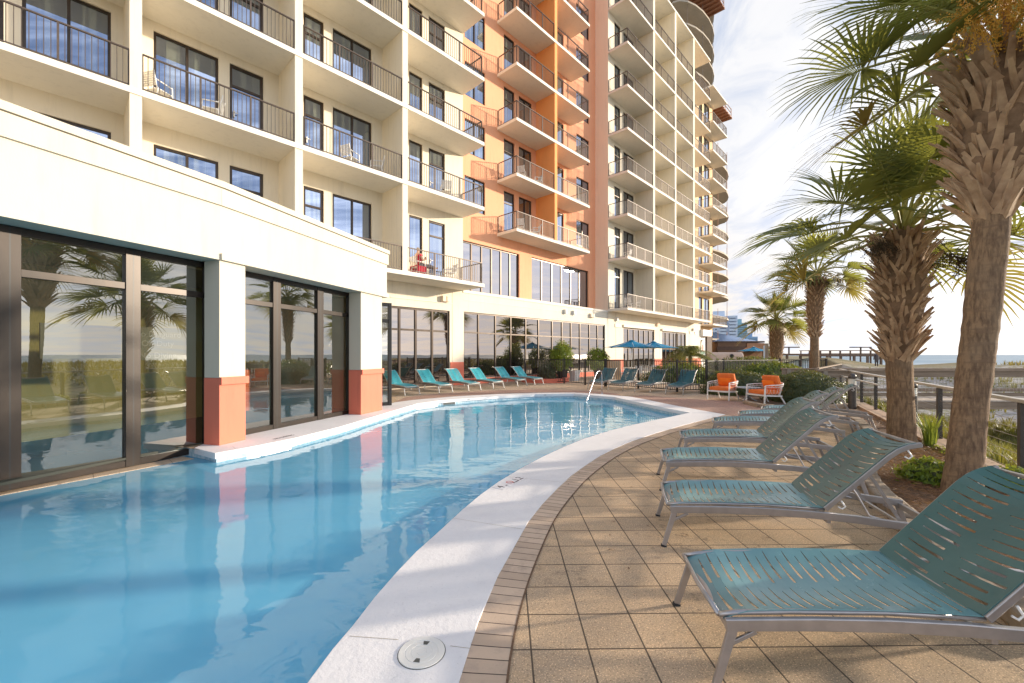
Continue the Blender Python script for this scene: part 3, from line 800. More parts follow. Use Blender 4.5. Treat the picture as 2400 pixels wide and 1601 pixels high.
# -- podium
pd = MB()
P2 = [(14.48, 28.45, .32, 3.82)]
wall_holes(pd, 14.48, 28.82, 0, 4.95, 0, P2, .10)
P3 = [(31.26, 36.9, .1, 3.74), (38.5, 44.2, .1, 3.72)]
wall_holes(pd, 28.82, 48.3, 0, 3.9, -.0, P3, .10)
pd.box(42.02, 48.3, .01, 1.14, 3.88, 4.88)
pd.quad((14.43, 0, 4.95), (28.9, 0, 4.95), (28.9, 1.15, 5.02), (14.43, 1.15, 5.02))
pd.quad((48.3, 0, 0), (48.3, 6, 0), (48.3, 6, 3.9), (48.3, 0, 3.9))
pd.build('podium_wall', 'podium', hotel)
tr = MB()
for a, b in ((14.42, 28.86),): tr.box(a, b, -.035, -.002, 4.80, 4.93)
tr.box(10.2, 13.7, -.03, -.002, 4.14, 4.17); tr.box(14.45, 28.8, -.016, -.002, 4.42, 4.44)
for a, b in ((31.1, 37.0), (38.3, 44.3)): tr.box(a, b, -.16, -.002, 3.78, 3.98)
for a in (29.9, 30.4, 45.2, 46.6): tr.box(a, a + .5, -.05, -.002, 3.72, 4.0)
tr.build('trim', 'slab_white', hotel)
gr = MB()
for a in (13.70, 28.86, 30.02, 38.0, 45.0): gr.box(a, a + .025, -.004, .0, .1, 4.78)
gr.build('wall_joint', 'groove', hotel)
window('lobby_window', 6.6, 13.55, .02, 3.78, 0, mull=(7.9, 9.3, 10.69, 11.57, 12.52), bars=(2.73,), fw=.1, pm='pane_podium')
window('lobby_window', 14.48, 28.45, .32, 3.82, 0, mull=(15.56, 16.85, 18.11, 19.43, 20.64, 22.03, 23.1, 24.12, 25.2, 26.4, 27.49), bars=(2.74,), fw=.08, pm='pane_podium')
window('lobby_window', 31.26, 36.9, .1, 3.74, 0, mull=[31.26 + .94 * i for i in range(1, 6)], bars=(2.1,), fw=.09, pm='pane_podium')
window('lobby_window', 38.5, 44.2, .1, 3.72, 0, mull=[38.5 + .95 * i for i in range(1, 6)], bars=(2.1,), fw=.09, pm='pane_podium')
cb = MB()
for a, b in ((13.58, 14.46), (28.49, 31.22), (36.94, 38.46), (44.24, 48.3)): cb = MB(); cb.box(a, b, -.03, -.002, 0, 1.18); cb.build('coral_base', 'coral', hotel)
cb = MB(); cb.box(14.46, 28.49, -.02, .12, 0, .31); cb.build('coral_kerb', 'coral', hotel)
for (s__, z_, n_) in ((13.0, 4.35, 2), (23.2, 4.45, 1), (24.2, 4.45, 1), (26.3, 4.4, 2), (30.0, 4.35, 1), (37.2, 4.3, 2), (45.9, 4.2, 1)):
    lm = MB()
    for i in range(n_): lm.box(s__ + .26 * i, s__ + .26 * i + .2, -.18, -.003, z_ - .14, z_ + .14)
    lm.box(s__ + .02, s__ + .1, -.03, -.002, z_ - .2, z_ + .16)
    lm.build('wall_lamp', 'tan' if n_ == 2 else 'white_paint', hotel, bevel=.01)
# shuttered kiosk front with painted surfboard sign at the far corner
sh = MB()
for i in range(28): sh.box(48.35, 50.6, .25, .30, .1 + i * .125, .205 + i * .125)
sh.box(48.3, 50.9, -.3, .2, 3.62, 4.3)
sh.build('louvre_shutter', 'white_paint', hotel)
bw = MB(); bw.box(50.62, 52.2, .1, .5, 0, 3.6); bw.build('brown_pier', 'brown_wall', hotel)

# surfboard shaped sign, hung on the shutter
sg = empty('bar_sign', tuple(HW(48.9, -.2, 1.15)), RZ, 'tall round topped sign with a red and cream emblem on the white louvred shutter', 'sign')
b_ = MB(); prof = [(0, 0), (.95, 0), (.95, 1.5)] + [(.475 + .475 * math.cos(t), 1.5 + .6 * math.sin(t)) for t in [pi * i / 10 for i in range(1, 10)]] + [(0, 1.5)]
def vprism(mb, poly, y0, y1):
    n = len(poly); vs = [(p[0], y0, p[1]) for p in poly] + [(p[0], y1, p[1]) for p in poly]
    mb.add(vs, [tuple(range(n)), tuple(range(2 * n - 1, n - 1, -1))] + [(i, i + n, (i + 1) % n + n, (i + 1) % n) for i in range(n)])
vprism(b_, prof, 0, -.05); b_.build('board', 'sign_dark', sg, fixn=True)
b_ = MB(); vprism(b_, [(p[0] * .8 + .095, p[1] * .85 + .2) for p in prof], -.052, -.056); b_.build('face', 'sign_board', sg, fixn=True)
b_ = MB(); vprism(b_, [(.475 + .26 * math.cos(t), 1.22 + .36 * math.sin(t)) for t in [2 * pi * i / 16 for i in range(16)]], -.058, -.062); b_.build('emblem', 'sign_red', sg, fixn=True)
b_ = MB(); b_.box(-.15, 1.1, -.075, -.058, .46, .72); b_.build('banner', 'sign_green', sg)

# ------------------------------------------------------------------ pool pavilion (low wing with the glass doors)
pav = empty('pool_pavilion', (-4.99, 7.3, 0), 0, 'low cream pool pavilion with deep fascia, coral column bases and bronze glass doors', 'building')
off = Vector((4.99, -7.3, 0))
class PF:     # a straight facade run: origin, direction, local box helper (x along, y inward, z up)
    def __init__(s, o, d):
        d = Vector((*d, 0)).normalized(); i = Vector((-d.y, d.x, 0))
        s.M = Matrix(((d.x, i.x, 0, o[0] + off.x), (d.y, i.y, 0, o[1] + off.y), (0, 0, 1, 0), (0, 0, 0, 1)))
        s.d = d; s.i = i
A1 = PF((-4.99, 7.3), (.392, .92)); B1 = PF((-4.99, 7.3), (.283, .959))
fa = MB()
fa.box(-8.0, .0, 0, 1.2, 3.19, 4.42, A1.M); fa.build('fascia', 'fascia', pav)
fa = MB(); fa.box(0, 5.05, 0, 1.2, 3.19, 4.42, B1.M); fa.build('fascia', 'fascia', pav)
fa = MB()
fa.box(-8.0, .0, -.035, -.001, 4.12, 4.41, A1.M); fa.box(-.0, 5.085, -.035, -.001, 4.12, 4.41, B1.M)
fa.box(5.052, 5.085, 0, 1.2, 4.12, 4.41, B1.M)
fa.box(-8.0, .03, -.06, 1.2, 4.425, 4.53, A1.M); fa.box(.0, 5.11, -.058, 1.2, 4.428, 4.532, B1.M)
fa.box(.0, 5.09, -.04, -.001, 3.19, 3.30, B1.M); fa.box(5.052, 5.09, 0, 1.2, 3.19, 3.30, B1.M)
fa.build('parapet', 'fascia', pav)
rf = MB(); rf.prism([tuple((A1.M @ Vector((-8, 1.2, 0)))[:2]), tuple((A1.M @ Vector((0, 1.2, 0)))[:2]), tuple((B1.M @ Vector((5.05, 1.2, 0)))[:2]), tuple((B1.M @ Vector((5.05, 6.2, 0)))[:2]), tuple((B1.M @ Vector((0, 6.8, 0)))[:2]), tuple((A1.M @ Vector((-8, 6, 0)))[:2])], 3.3, 3.75)
rf.build('roof', 'slab_white', pav)
ew = MB(); ew.box(4.9, 5.05, 1.2, 6.2, 0, 3.3, B1.M); ew.build('end_wall', 'fascia', pav)
def pillar(a, b, dep):
    m_ = MB(); m_.box(a, b, .02, dep, 1.17, 3.188, B1.M); c = m_.build('column', 'fascia', pav)
    m_ = MB(); m_.box(a - .004, b + .004, .016, dep + .004, .013, 1.165, B1.M); m_.box(a + .0, b + .035, -.03, .015, 1.05, 1.18, B1.M); m_.build('coral_base', 'coral', c)
    return c
pillar(.0, .50, .36); pillar(3.89, 4.83, .38)
def doorset(F, x0, x1, y, z0, z1, mulls, tz, fw, m, end=0):
    """bronze door wall: mulls = list of (x, width)"""
    fr = MB()
    fr.box(x0, x1, y, y + .09, z1 - .10, z1, F.M); fr.box(x0, x1, y, y + .09, z0, z0 + .10, F.M)
    for (x, w_) in mulls: fr.box(x - w_ / 2, x + w_ / 2, y - .008, y + .10, z0 + .0, z1 - .001, F.M)
    fr.box(x0, x1, y + .006, y + .085, tz - .05, tz + .05, F.M)
    f = fr.build('door_frame', m, pav, bevel=.004)
    ms = sorted(mulls)
    for i in range(len(ms) - 1):
        a = ms[i][0] + ms[i][1] / 2; b = ms[i + 1][0] - ms[i + 1][1] / 2
        if b - a < .08: continue
        p = MB(); p.quad(*[F.M @ Vector(v) for v in ((a, y + .045, z0 + .1), (b, y + .045, z0 + .1), (b, y + .045, tz - .05), (a, y + .045, tz - .05))])
        p.quad(*[F.M @ Vector(v) for v in ((a, y + .045, tz + .05), (b, y + .045, tz + .05), (b, y + .045, z1 - .1), (a, y + .045, z1 - .1))])
        p.build('glass_pane', 'pane_pool', f)
    st = MB()
    for (x, w_) in mulls:
        if w_ > .14: st.box(x - .008, x + .008, y - .0085, y - .002, z0, z1, F.M)
    if st.v: st.build('seal', 'frame_black', f)
    return f
# run A: x measured back from column 1 (negative)
doorset(A1, -8.0, .12, .43, -.13, 3.185, [(-7.7, .2), (-5.9, .2), (-4.1, .2), (-2.31, .2), (-1.03, .19), (.07, .10)], 2.61, .1, 'frame_bronze')
doorset(B1, .3, 4.15, .42, .013, 3.185, [(.35, .1), (1.61, .2), (2.89, .2), (4.03, .2)], 2.60, .1, 'frame_bronze')
# open leaf beyond column 2
lf = PF((-4.2, 12.75), (.70, .50))
doorset(lf, -.4, .62, .0, .013, 3.15, [(-.36, .08), (.57, .10)], 2.60, .1, 'frame_black')
# interior seen through the glass
it = MB()
it.box(-8, 5, 3.6, 3.7, 0, 3.3, B1.M); it.build('inner_wall', 'interior_yellow', pav)
it = MB(); it.box(3.0, 4.8, 3.5, 3.58, 0, 1.15, B1.M); it.build('inner_dado', 'interior_orange', pav)
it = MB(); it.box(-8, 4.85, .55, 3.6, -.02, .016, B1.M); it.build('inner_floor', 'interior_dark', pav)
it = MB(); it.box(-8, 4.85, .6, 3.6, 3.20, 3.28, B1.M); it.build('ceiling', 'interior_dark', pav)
# painted notice on the inner wall
def nb_at(x, w_, h_, z, label, lines):
    nb = empty('pool_notice', tuple(A1.M @ Vector((x, 1.7, z)) - off), math.atan2(.92, .392), label, 'sign')
    q = MB(); q.box(-w_ / 2, w_ / 2, 0, .03, -h_ / 2, h_ / 2); q.build('board', 'interior_panel', nb)
    Mt = Matrix.Translation((0, -.004, 0)) @ Matrix.Rotation(R(90), 4, 'X')
    for tx, zz_ in lines: text_part('lettering', tx, .145, 'reflective_white', nb, Matrix.Translation((0, 0, zz_)) @ Mt)
nb_at(-.05, .95, .60, 1.77, 'grey notice with pale lifeguard and diving lettering behind the glass near the first column', (('No Lifeguard', .17), ('On Duty', .0), ('No Diving', -.22)))
nb_at(-1.10, 1.0, .55, 1.78, 'blank grey notice board behind the large glass door', ())
# ------------------------------------------------------------------ loungers
LW_ = .66
def rail_z(x):   # gentle arch of the side rails
    return .305 + .055 * math.sin(min(1, max(0, x / 1.92)) * pi)
def sling_panel(mb, length, width, prof, sag, pitch=.052, slot=.0145, seed=0):
    """slotted sling: prof(t)->(x,z) along, rows of tapered slots across"""
    n = int(length / pitch)
    vs_ = [0, .035, .10, .16, .23, .30, .35, .40, .46, .54, .60, .66, .72, .78, .84, .90, .965, 1]
    rng = random.Random(seed)
    def pt(u, v, du=0.0):
        x, z = prof(min(max(u + du, 0), length)); s_ = 4 * v * (1 - v)
        return (x, v * width, z - sag(u) * s_)
    prev = [pt(0, v) for v in vs_]
    rows = []
    for r_ in range(1, n + 1):
        u = length * r_ / n
        if r_ == n:
            rows.append((u, None)); continue
        rows.append((u, r_ % 2))
    last = [(0, v, 0.0) for v in vs_]
    for (u, kind) in rows:
        def wd(v, kind):
            if kind is None: return 0
            for lo, hi in (((.035, .40), (.54, .90)) if kind else ((.10, .46), (.60, .965))):
                if lo < v < hi + 1e-6:
                    return slot * (.62 - .48 * (v - lo) / (hi - lo))
                if abs(v - lo) < 1e-6: return slot * .45
            return .0004
        cur = [(u, v, -wd(v, kind)) for v in vs_]
        a = [pt(*p) for p in last]; b = [pt(*p) for p in cur]
        m = len(vs_)
        mb.add(a + b, [(i, i + 1, m + i + 1, m + i) for i in range(m - 1)])
        nxt = [(u, v, wd(v, kind)) for v in vs_]
        if kind is not None:
            c = [pt(*p) for p in nxt]
            for i in range(m - 1):
                op = (wd((vs_[i] + vs_[i + 1]) / 2, kind) > .0005)
                if not op: mb.add([b[i], b[i + 1], c[i + 1], c[i]], [(0, 1, 2, 3)])
        last = nxt
def make_lounger(name, fm, seat_m, back_m, hooks=False):
    t = empty(name)
    W = LW_
    fr = MB()
    xs = [0, .15, .4, .7, 1.0, 1.3, 1.6, 1.92]
    for y in (.0, W):
        fr.rect_tube([(x, y, rail_z(x)) for x in xs], .026, .058, (0, 1, 0))
    fr.bar((.02, .0, .292), (.02, W, .292), .03, .03); fr.bar((1.90, .0, .285), (1.90, W, .285), .03, .045); fr.bar((1.12, 0, .315), (1.12, W, .315), .028, .028)
    fr.build('frame', fm, t, bevel=.005)
    for y, sy in ((.0, -1), (W, 1)):
        for x0, x1 in ((.035, -.05), (1.885, 1.98)):
            l = MB(); l.bar((x0, y, rail_z(x0) - .01), (x1, y + sy * .012, .012), .024, .042, up=(1, 0, 0), w2=.022, h2=.034)
            l.bar((x0 + (.10 if x0 < 1 else -.10), y, rail_z(x0) - .025), (x0 + (x1 - x0) * .3, y, rail_z(x0) * .68), .014, .02)
            lg = l.build('leg', fm, t, bevel=.003)
            c_ = MB(); c_.bar((x1, y + sy * .012, .014), (x1 + (x1 - x0) * .03, y + sy * .012, .0), .03, .042, up=(1, 0, 0)); c_.build('foot_cap', 'rubber', lg)
    Ls = 1.13
    sf = MB()
    for y in (.028, W - .028):
        sf.tube([(-.02, y, .335), (.06, y, .35), (.3, y, rail_z(.3) + .040), (.7, y, rail_z(.7) + .040), (1.1, y, rail_z(1.1) + .04)], .013, 8)
    sf.tube([(-.02, .028, .335), (-.03, W / 2, .332), (-.02, W - .028, .335)], .012, 8)
    sf.build('seat_frame', fm, t, smooth=True)
    sp = MB()
    def prof(u):
        z = rail_z(u) + .052
        if u < .16: z -= ((.16 - u) / .16) ** 2 * .035
        return (u, z)
    sling_panel(sp, Ls, W - .03, prof, lambda u: .045 * math.sin(min(1, u / Ls + .12) * pi) + .012)
    so_ = sp.build('seat_sling', seat_m, t, smooth=True); so_.data.transform(Matrix.Translation((0, .015, 0)))
    sm = so_.modifiers.new('thickness', 'SOLIDIFY'); sm.thickness = .004; es = sm.id_data.modifiers.new('split', 'EDGE_SPLIT'); es.split_angle = R(35)
    # back: straight run leaning about 46 degrees with a curled head end
    B0 = Vector((1.10, 0, rail_z(1.1) + .045)); ang = R(46)
    def bprof(u):
        x = B0.x + math.cos(ang) * u; z = B0.z + math.sin(ang) * u
        if u > .58:
            k = (u - .58); x += k * k * .55; z -= k * k * 1.25
        return (x, z)
    Lb = .80
    bf = MB()
    for y in (.018, W - .018):
        pts_ = [(bprof(u)[0], y, bprof(u)[1]) for u in (0, .2, .4, .58, .66, .74, .82)]
        bf.rect_tube(pts_, .026, .036, (0, 1, 0))
    for u in (.02, .82): x, z = bprof(u); bf.bar((x, .018, z - .008), (x, W - .018, z - .008), .022, .022)
    bf.build('back_frame', fm, t, bevel=.004)
    bp = MB(); sling_panel(bp, Lb, W - .03, lambda u: (bprof(u)[0] - .012, bprof(u)[1] + .014), lambda u: .022 + .02 * (u / Lb), seed=3)
    bo = bp.build('back_sling', back_m, t, smooth=True); bo.data.transform(Matrix.Translation((0, .015, 0)))
    sm = bo.modifiers.new('thickness', 'SOLIDIFY'); sm.thickness = .004; es = sm.id_data.modifiers.new('split', 'EDGE_SPLIT'); es.split_angle = R(35)
    br = MB(); x, z = bprof(.42)
    for y in (.06, W - .06):
        br.rect_tube([(x, y, z - .02), (x + .05, y, z - .09), (x + .20, y, rail_z(1.6) + .0 + .02), (x + .235, y, rail_z(1.62) - .02)], .012, .022, (0, 1, 0))
        br.tube([(x - .10, y + .02, z - .13), (x - .06, y + .02, z - .19), (x + .02, y + .02, .36), (x + .14, y + .02, .33)], .008, 6)
    br.bar((x + .235, .06, rail_z(1.62) - .02), (x + .235, W - .06, rail_z(1.62) - .02), .02, .02)
    br.build('back_prop', fm, t)
    if hooks:
        for y in (-.005, W + .005):
            for u in (.70, .12):
                hk = MB(); x, z = bprof(u); hk.tube([(x + .015, y, z - .01), (x + .04, y, z - .05), (x + .02, y, z - .07), (x - .005, y, z - .055)], .006, 6)
                hk.build('hook', 'white_metal', t, smooth=True)
    return t
GR = 'green slotted sling loungers along the planting bed'
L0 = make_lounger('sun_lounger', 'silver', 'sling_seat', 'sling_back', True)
spec = [(1.00, 2.00, -7, 'wet green slotted sling lounger nearest the camera, cut by the right edge'),
        (1.295, 3.49, -15, 'green slotted sling lounger second from the camera, beside the pine straw'),
        (1.775, 4.92, -16, 'green slotted sling lounger third from the camera, back against the thick palm trunk'),
        (2.53, 6.27, -17.6, 'green slotted sling lounger fourth from the camera with a dark gap near its hinge'),
        (3.67, 7.74, -25, 'green slotted sling lounger third from the far end of the right hand row'),
        (4.65, 8.71, -28, 'green slotted sling lounger second from the far end of the right hand row'),
        (5.65, 9.64, -33, 'farthest green slotted sling lounger of the right hand row, near the bollard light')]
for i, (x, y, a, lb_) in enumerate(spec):
    o = L0 if i == 0 else copy_tree(L0)
    setlabel(o, lb_, (x, y, 0), R(a)); tag(o, cat='sun lounger', group=GR)
    if i >= 3:
        for ch in o.children:
            if ch.name.split('.')[0] in ('frame', 'leg', 'seat_frame', 'back_frame'):
                pass
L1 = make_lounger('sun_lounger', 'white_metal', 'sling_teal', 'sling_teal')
for ch in L1.children:
    if ch.name.startswith(('frame', 'back_prop')): ch.data.materials[0] = MATS['silver_dark']
tn = math.atan2(.6868, -.7268)
rowB = [(-3.62, 16.6, 'partly hidden by the glass door leaf'), (-2.49, 17.64, 'first fully visible one next to the pavilion'), (-1.39, 18.56, 'in front of the coral pier'), (-.41, 19.75, 'third from the fence'), (.71, 21.3, 'second from the fence'), (1.6, 22.2, 'closest to the black fence')]
for i, (x, y, d_) in enumerate(rowB):
    o = L1 if i == 0 else copy_tree(L1)
    setlabel(o, 'bright teal white legged lounger, ' + d_, (x, y, .004), tn + R([2, 0, -1, 1, 0, -1][i]))
    tag(o, cat='sun lounger', group='teal loungers under the lobby windows')
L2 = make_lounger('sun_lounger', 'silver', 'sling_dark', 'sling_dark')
rowC = [(4.0, 19.0, 'behind the pool handrail'), (4.75, 18.3, 'just right of the pool handrail'), (5.62, 17.35, 'second from the armchairs'), (6.6, 16.45, 'right next to the armchairs')]
for i, (x, y, d_) in enumerate(rowC):
    o = L2 if i == 0 else copy_tree(L2)
    setlabel(o, 'dark teal lounger in front of the black fence, ' + d_, (x, y, .004), RZ + R([6, 3, 0, 2][i]))
    tag(o, cat='sun lounger', group='dark teal loungers before the fence')

# ------------------------------------------------------------------ orange lounge chairs and table
def make_armchair():
    t = empty('lounge_chair'); W = .74; D = .72
    f = MB()   # x: forward, y: sideways
    f.bar((.34, -W / 2, .30), (.34, W / 2, .30), .04, .05); f.bar((-.30, -W / 2 + .04, .27), (-.30, W / 2 - .04, .27), .035, .035)
    for y in (-W / 2, W / 2): f.bar((.34, y, .30), (-.30, y * .92, .27), .03, .04)
    f.build('seat_frame', 'white_metal', t, bevel=.006)
    for y in (-W / 2, W / 2):
        l = MB(); l.bar((.34, y, .60), (.37, y, .0), .038, .036, up=(0, 1, 0)); l.build('leg', 'white_metal', t, bevel=.006)
        l = MB(); l.bar((-.26, y * .85, .27), (-.44, y * .9, .0), .035, .035, up=(0, 1, 0)); l.build('leg', 'white_metal', t, bevel=.005)
    a = MB(); N_ = 16
    top = []; bot = []
    for i in range(N_ + 1):
        th = pi * i / N_
        y = -W / 2 * math.cos(th) if True else 0
        x = -.18 - .30 * math.sin(th) ** .8
        if i == 0 or i == N_: x = -.18
        top.append((x, -W / 2 * math.cos(th) * 1.04, .62 + .06 * math.sin(th)))
        bot.append((x * .62 - .05, -W / 2 * math.cos(th) * .94, .30))
    top = [(.34, -W / 2 * 1.0, .60), (.1, -W / 2 * 1.03, .615)] + top + [(.1, W / 2 * 1.03, .615), (.34, W / 2, .60)]
    bot = [(.32, -W / 2, .31), (.08, -W / 2 * .98, .30)] + bot + [(.08, W / 2 * .98, .30), (.32, W / 2, .31)]
    a.tube(top, .015, 8); a.tube([(p[0], p[1] * .985, p[2] - .06) for p in top], .009, 6)
    a.build('arm_rail', 'white_metal', t, smooth=True)
    r_ = MB()
    for i in range(len(top) - 1):
        for k in range(2):
            ta = Vector(top[i]).lerp(Vector(top[i + 1]), k / 2); tb = Vector(top[i]).lerp(Vector(top[i + 1]), (k + 1) / 2)
            ba = Vector(bot[i]).lerp(Vector(bot[i + 1]), k / 2); bb = Vector(bot[i]).lerp(Vector(bot[i + 1]), (k + 1) / 2)
            r_.tube([ta, bb], .0028, 5); r_.tube([tb, ba], .0028, 5)
    r_.build('rope_weave', 'white_metal', t)
    def cushion(name, m, cx, cy, cz, sx, sy, sz, rot=None, puff=.25):
        mb = MB(); n = 8; vs = []; idx = {}
        bm = bmesh.new(); bmesh.ops.create_cube(bm, size=1); bmesh.ops.subdivide_edges(bm, edges=bm.edges, cuts=5, use_grid_fill=True)
        for v in bm.verts:
            p = v.co * 2
            k = (1 - p.x ** 4) * (1 - p.y ** 4)
            v.co = Vector((p.x * sx / 2 * (1 - .04 * p.y * p.y), p.y * sy / 2 * (1 - .04 * p.x * p.x), p.z * sz / 2 * (1 - puff + puff * k)))
        me = bpy.data.meshes.new(name); bm.to_mesh(me); bm.free(); me.materials.append(MATS[m])
        me.polygons.foreach_set('use_smooth', [True] * len(me.polygons))
        o = bpy.data.objects.new(name, me); COL.objects.link(o); o.parent = t; o.location = (cx, cy, cz)
        if rot: o.rotation_euler = rot
        bv = o.modifiers.new('bevel', 'BEVEL'); bv.width = .03; bv.segments = 3; bv.angle_limit = R(50)
        return o
    cushion('seat_cushion', 'orange_fabric', .04, 0, .39, .62, .66, .15)
    cushion('back_cushion', 'orange_fabric', -.25, 0, .66, .50, .60, .15, (0, R(-72), 0))
    cushion('throw_pillow', 'orange_pillow', -.12, .02, .60, .32, .42, .13, (R(4), R(-66), R(3)), .8)
    return t
ch = make_armchair()
setlabel(ch, 'orange cushioned white rope armchair on the left, facing the pool', (7.35, 14.85, .008), R(218)); tag(ch, cat='armchair', group='orange armchairs by the round hedges')
c2 = copy_tree(ch); setlabel(c2, 'orange cushioned white rope armchair on the right, turned side on', (7.98, 13.45, .008), R(192))
tb = empty('side_table', (8.0, 14.45, .008), 0, 'low round grey side table between the two orange armchairs', 'table')
m_ = MB(); m_.lathe([(.02, .425), (.36, .425), (.385, .435), (.385, .452), (.37, .46), (.02, .46)], 28); m_.build('table_top', 'table_grey', tb, smooth=False)
m_ = MB(); m_.lathe([(.04, .03), (.03, .2), (.045, .425)], 14); m_.build('pedestal', 'table_grey', tb, smooth=True)
for i in range(4):
    m_ = MB(); a = i * pi / 2 + .5; m_.tube([(.03 * math.cos(a), .03 * math.sin(a), .14), (.15 * math.cos(a), .15 * math.sin(a), .07), (.30 * math.cos(a), .30 * math.sin(a), .015)], [.022, .018, .013], 6); m_.build('foot', 'table_grey', tb, smooth=True)

# ------------------------------------------------------------------ pool handrail, skimmer lid, markers
hr = empty('pool_handrail', (3.56, 16.9, .01), 0, 'polished steel handrail bending down into the far end of the pool', 'handrail')
m_ = MB(); m_.tube([(0, 0, 0), (0, -.02, .55), (-.01, -.05, .78), (-.06, -.12, .89), (-.16, -.24, .92), (-.27, -.36, .86), (-.36, -.50, .72), (-.80, -1.28, -.05), (-.98, -1.62, -.35)], .021, 10); m_.build('rail', 'steel', hr, smooth=True)
m_ = MB(); m_.lathe([(.055, 0), (.05, .012), (.026, .02)], 14); m_.build('flange', 'steel', hr)
lid = empty('skimmer_lid', (-.472, 2.231, .0125), R(-8), 'round white skimmer lid with two slots set in the near coping', 'hatch')  # the lid of the pool skimmer
m_ = MB(); m_.lathe([(.124, 0), (.124, .0015)], 48); m_.build('rim', 'hole_dark', lid)
m_ = MB(); m_.lathe([(.002, .0016), (.120, .0016), (.119, .005), (.088, .005), (.087, .0035), (.084, .0035), (.083, .005), (.058, .005), (.057, .0035), (.054, .0035), (.053, .005), (.028, .005), (.027, .0035), (.025, .0035), (.024, .005), (.002, .005)], 48); m_.build('disc', 'lid_white', lid)
m_ = MB()
for s__ in (-1, 1): m_.add([(-.010, s__ * .052, .0058), (.010, s__ * .052, .0058), (.017, s__ * .080, .0058), (-.017, s__ * .080, .0058)], [(0, 1, 2, 3)] if s__ > 0 else [(3, 2, 1, 0)])
m_.build('slot', 'hole_dark', lid)
def marker(loc, ang, txts, label, w_, h_, tilt=0, plate=True):
    e = empty('depth_marker', loc, ang, label, 'depth marker')
    T = Matrix.Rotation(tilt, 4, 'X')
    if plate:
        m = MB(); m.box(-w_ / 2, w_ / 2, -h_ / 2, h_ / 2, 0, .002, T); m.build('tile', 'tile_white', e)
    for (s_, x, y, sz) in txts: text_part('lettering', s_, sz, 'ink', e, T @ Matrix.Translation((x, y, .0032)), .0006, wx=.8)
    return e, T
e, T = marker((-.03, 5.17, .0135), math.atan2(.34, .22), [('4', -.19, .0, .15), ('FT', -.10, -.03, .04), ('1.2', .19, .0, .15), ('NO DIVING', .075, -.045, .028)], 'depth marking 4 FT 1.2 with red circle on the near coping', .5, .15)
m_ = MB(); n = 24
for k in range(n):
    a, b = 2 * pi * k / n, 2 * pi * (k + 1) / n; r0, r1 = .038, .047
    m_.quad((r0 * math.cos(a) + .02, r0 * math.sin(a) + .01, .0045), (r1 * math.cos(a) + .02, r1 * math.sin(a) + .01, .0045), (r1 * math.cos(b) + .02, r1 * math.sin(b) + .01, .0045), (r0 * math.cos(b) + .02, r0 * math.sin(b) + .01, .0045))
m_.bar((-.01, .04, .0045), (.05, -.02, .0045), .007, .001); m_.build('no_diving_symbol', 'ink_red', e)
e, T = marker((-4.30, 8.05, .0135), math.atan2(.955, .29), [('NO DIVING', 0, 0, .11)], 'faded NO DIVING lettering on the coping below the second glass doors', .6, .12, plate=False)
def tile_mark(x, y, dx, dy, s_, label):
    marker((x, y, -.037), math.atan2(dy, dx), [(s_, 0, 0, .06)], label, .34, .10, tilt=R(90), plate=False)
tile_mark(-3.925, 8.418, .268, .963, '4 FT', 'small 4 FT lettering on the coping edge below the second glass doors')
tile_mark(-1.547, 15.240, .805, .593, '4 FT', 'small 4 FT lettering on the far left coping edge')
tile_mark(1.30, 16.806, .99, .137, '5 FT', 'small 5 FT lettering on the far coping edge near the handrail')
sk = empty('skimmer_mouth', (-2.15, 14.73, -.088), math.atan2(.66, .72), 'dark rectangular skimmer opening under the far left coping', 'skimmer')
m_ = MB(); m_.box(-.24, .24, .024, .040, -.062, .0); m_.build('opening', 'hole_dark', sk)
m_ = MB(); m_.box(-.27, .27, .030, .048, -.08, .0); m_.build('surround', 'tile_white', sk)

# ------------------------------------------------------------------ black picket fence
def picket_fence(pts_, label, posts=None, name='picket_fence', h=1.29):
    e = empty(name, (*pts_[0], 0), 0, label, 'fence'); O = Vector((*pts_[0], 0))
    for k in range(len(pts_) - 1):
        a = Vector((*pts_[k], 0)) - O; b = Vector((*pts_[k + 1], 0)) - O; L = (b - a).length; d = (b - a) / L; mb = MB()
        mb.bar(a + Vector((0, 0, h)), b + Vector((0, 0, h)), .04, .04); mb.bar(a + Vector((0, 0, .10)), b + Vector((0, 0, .10)), .035, .035)
        n = int(L / .115)
        for i in range(1, n): p = a + d * (L * i / n); mb.bar(p + Vector((0, 0, .1)), p + Vector((0, 0, h - .005)), .018, .018, up=d)
        mb.build('picket_panel', 'fence_black', e)
    for k, p in enumerate(pts_):
        p = Vector((*p, 0)) - O; mb = MB(); mb.bar(p, p + Vector((0, 0, h + .05)), .075, .075, up=(1, 0, 0)); mb.bar(p + Vector((0, 0, h + .05)), p + Vector((0, 0, h + .075)), .09, .09, up=(1, 0, 0))
        mb.build('post', 'fence_black', e)
    return e
picket_fence([(.75, 25.05), (2.82, 23.1), (3.75, 21.9)], 'black picket fence between the lobby windows and the gate')
picket_fence([(3.75, 21.85), (4.55, 20.9)], 'narrow black picket gate with heavier posts', name='picket_gate')
picket_fence([(4.6, 20.85), (5.8, 19.6), (6.87, 17.75), (8.2, 18.0), (9.9, 20.0), (13.8, 22.0), (16.2, 22.0)], 'long black picket fence turning behind the dark teal loungers and hedges')

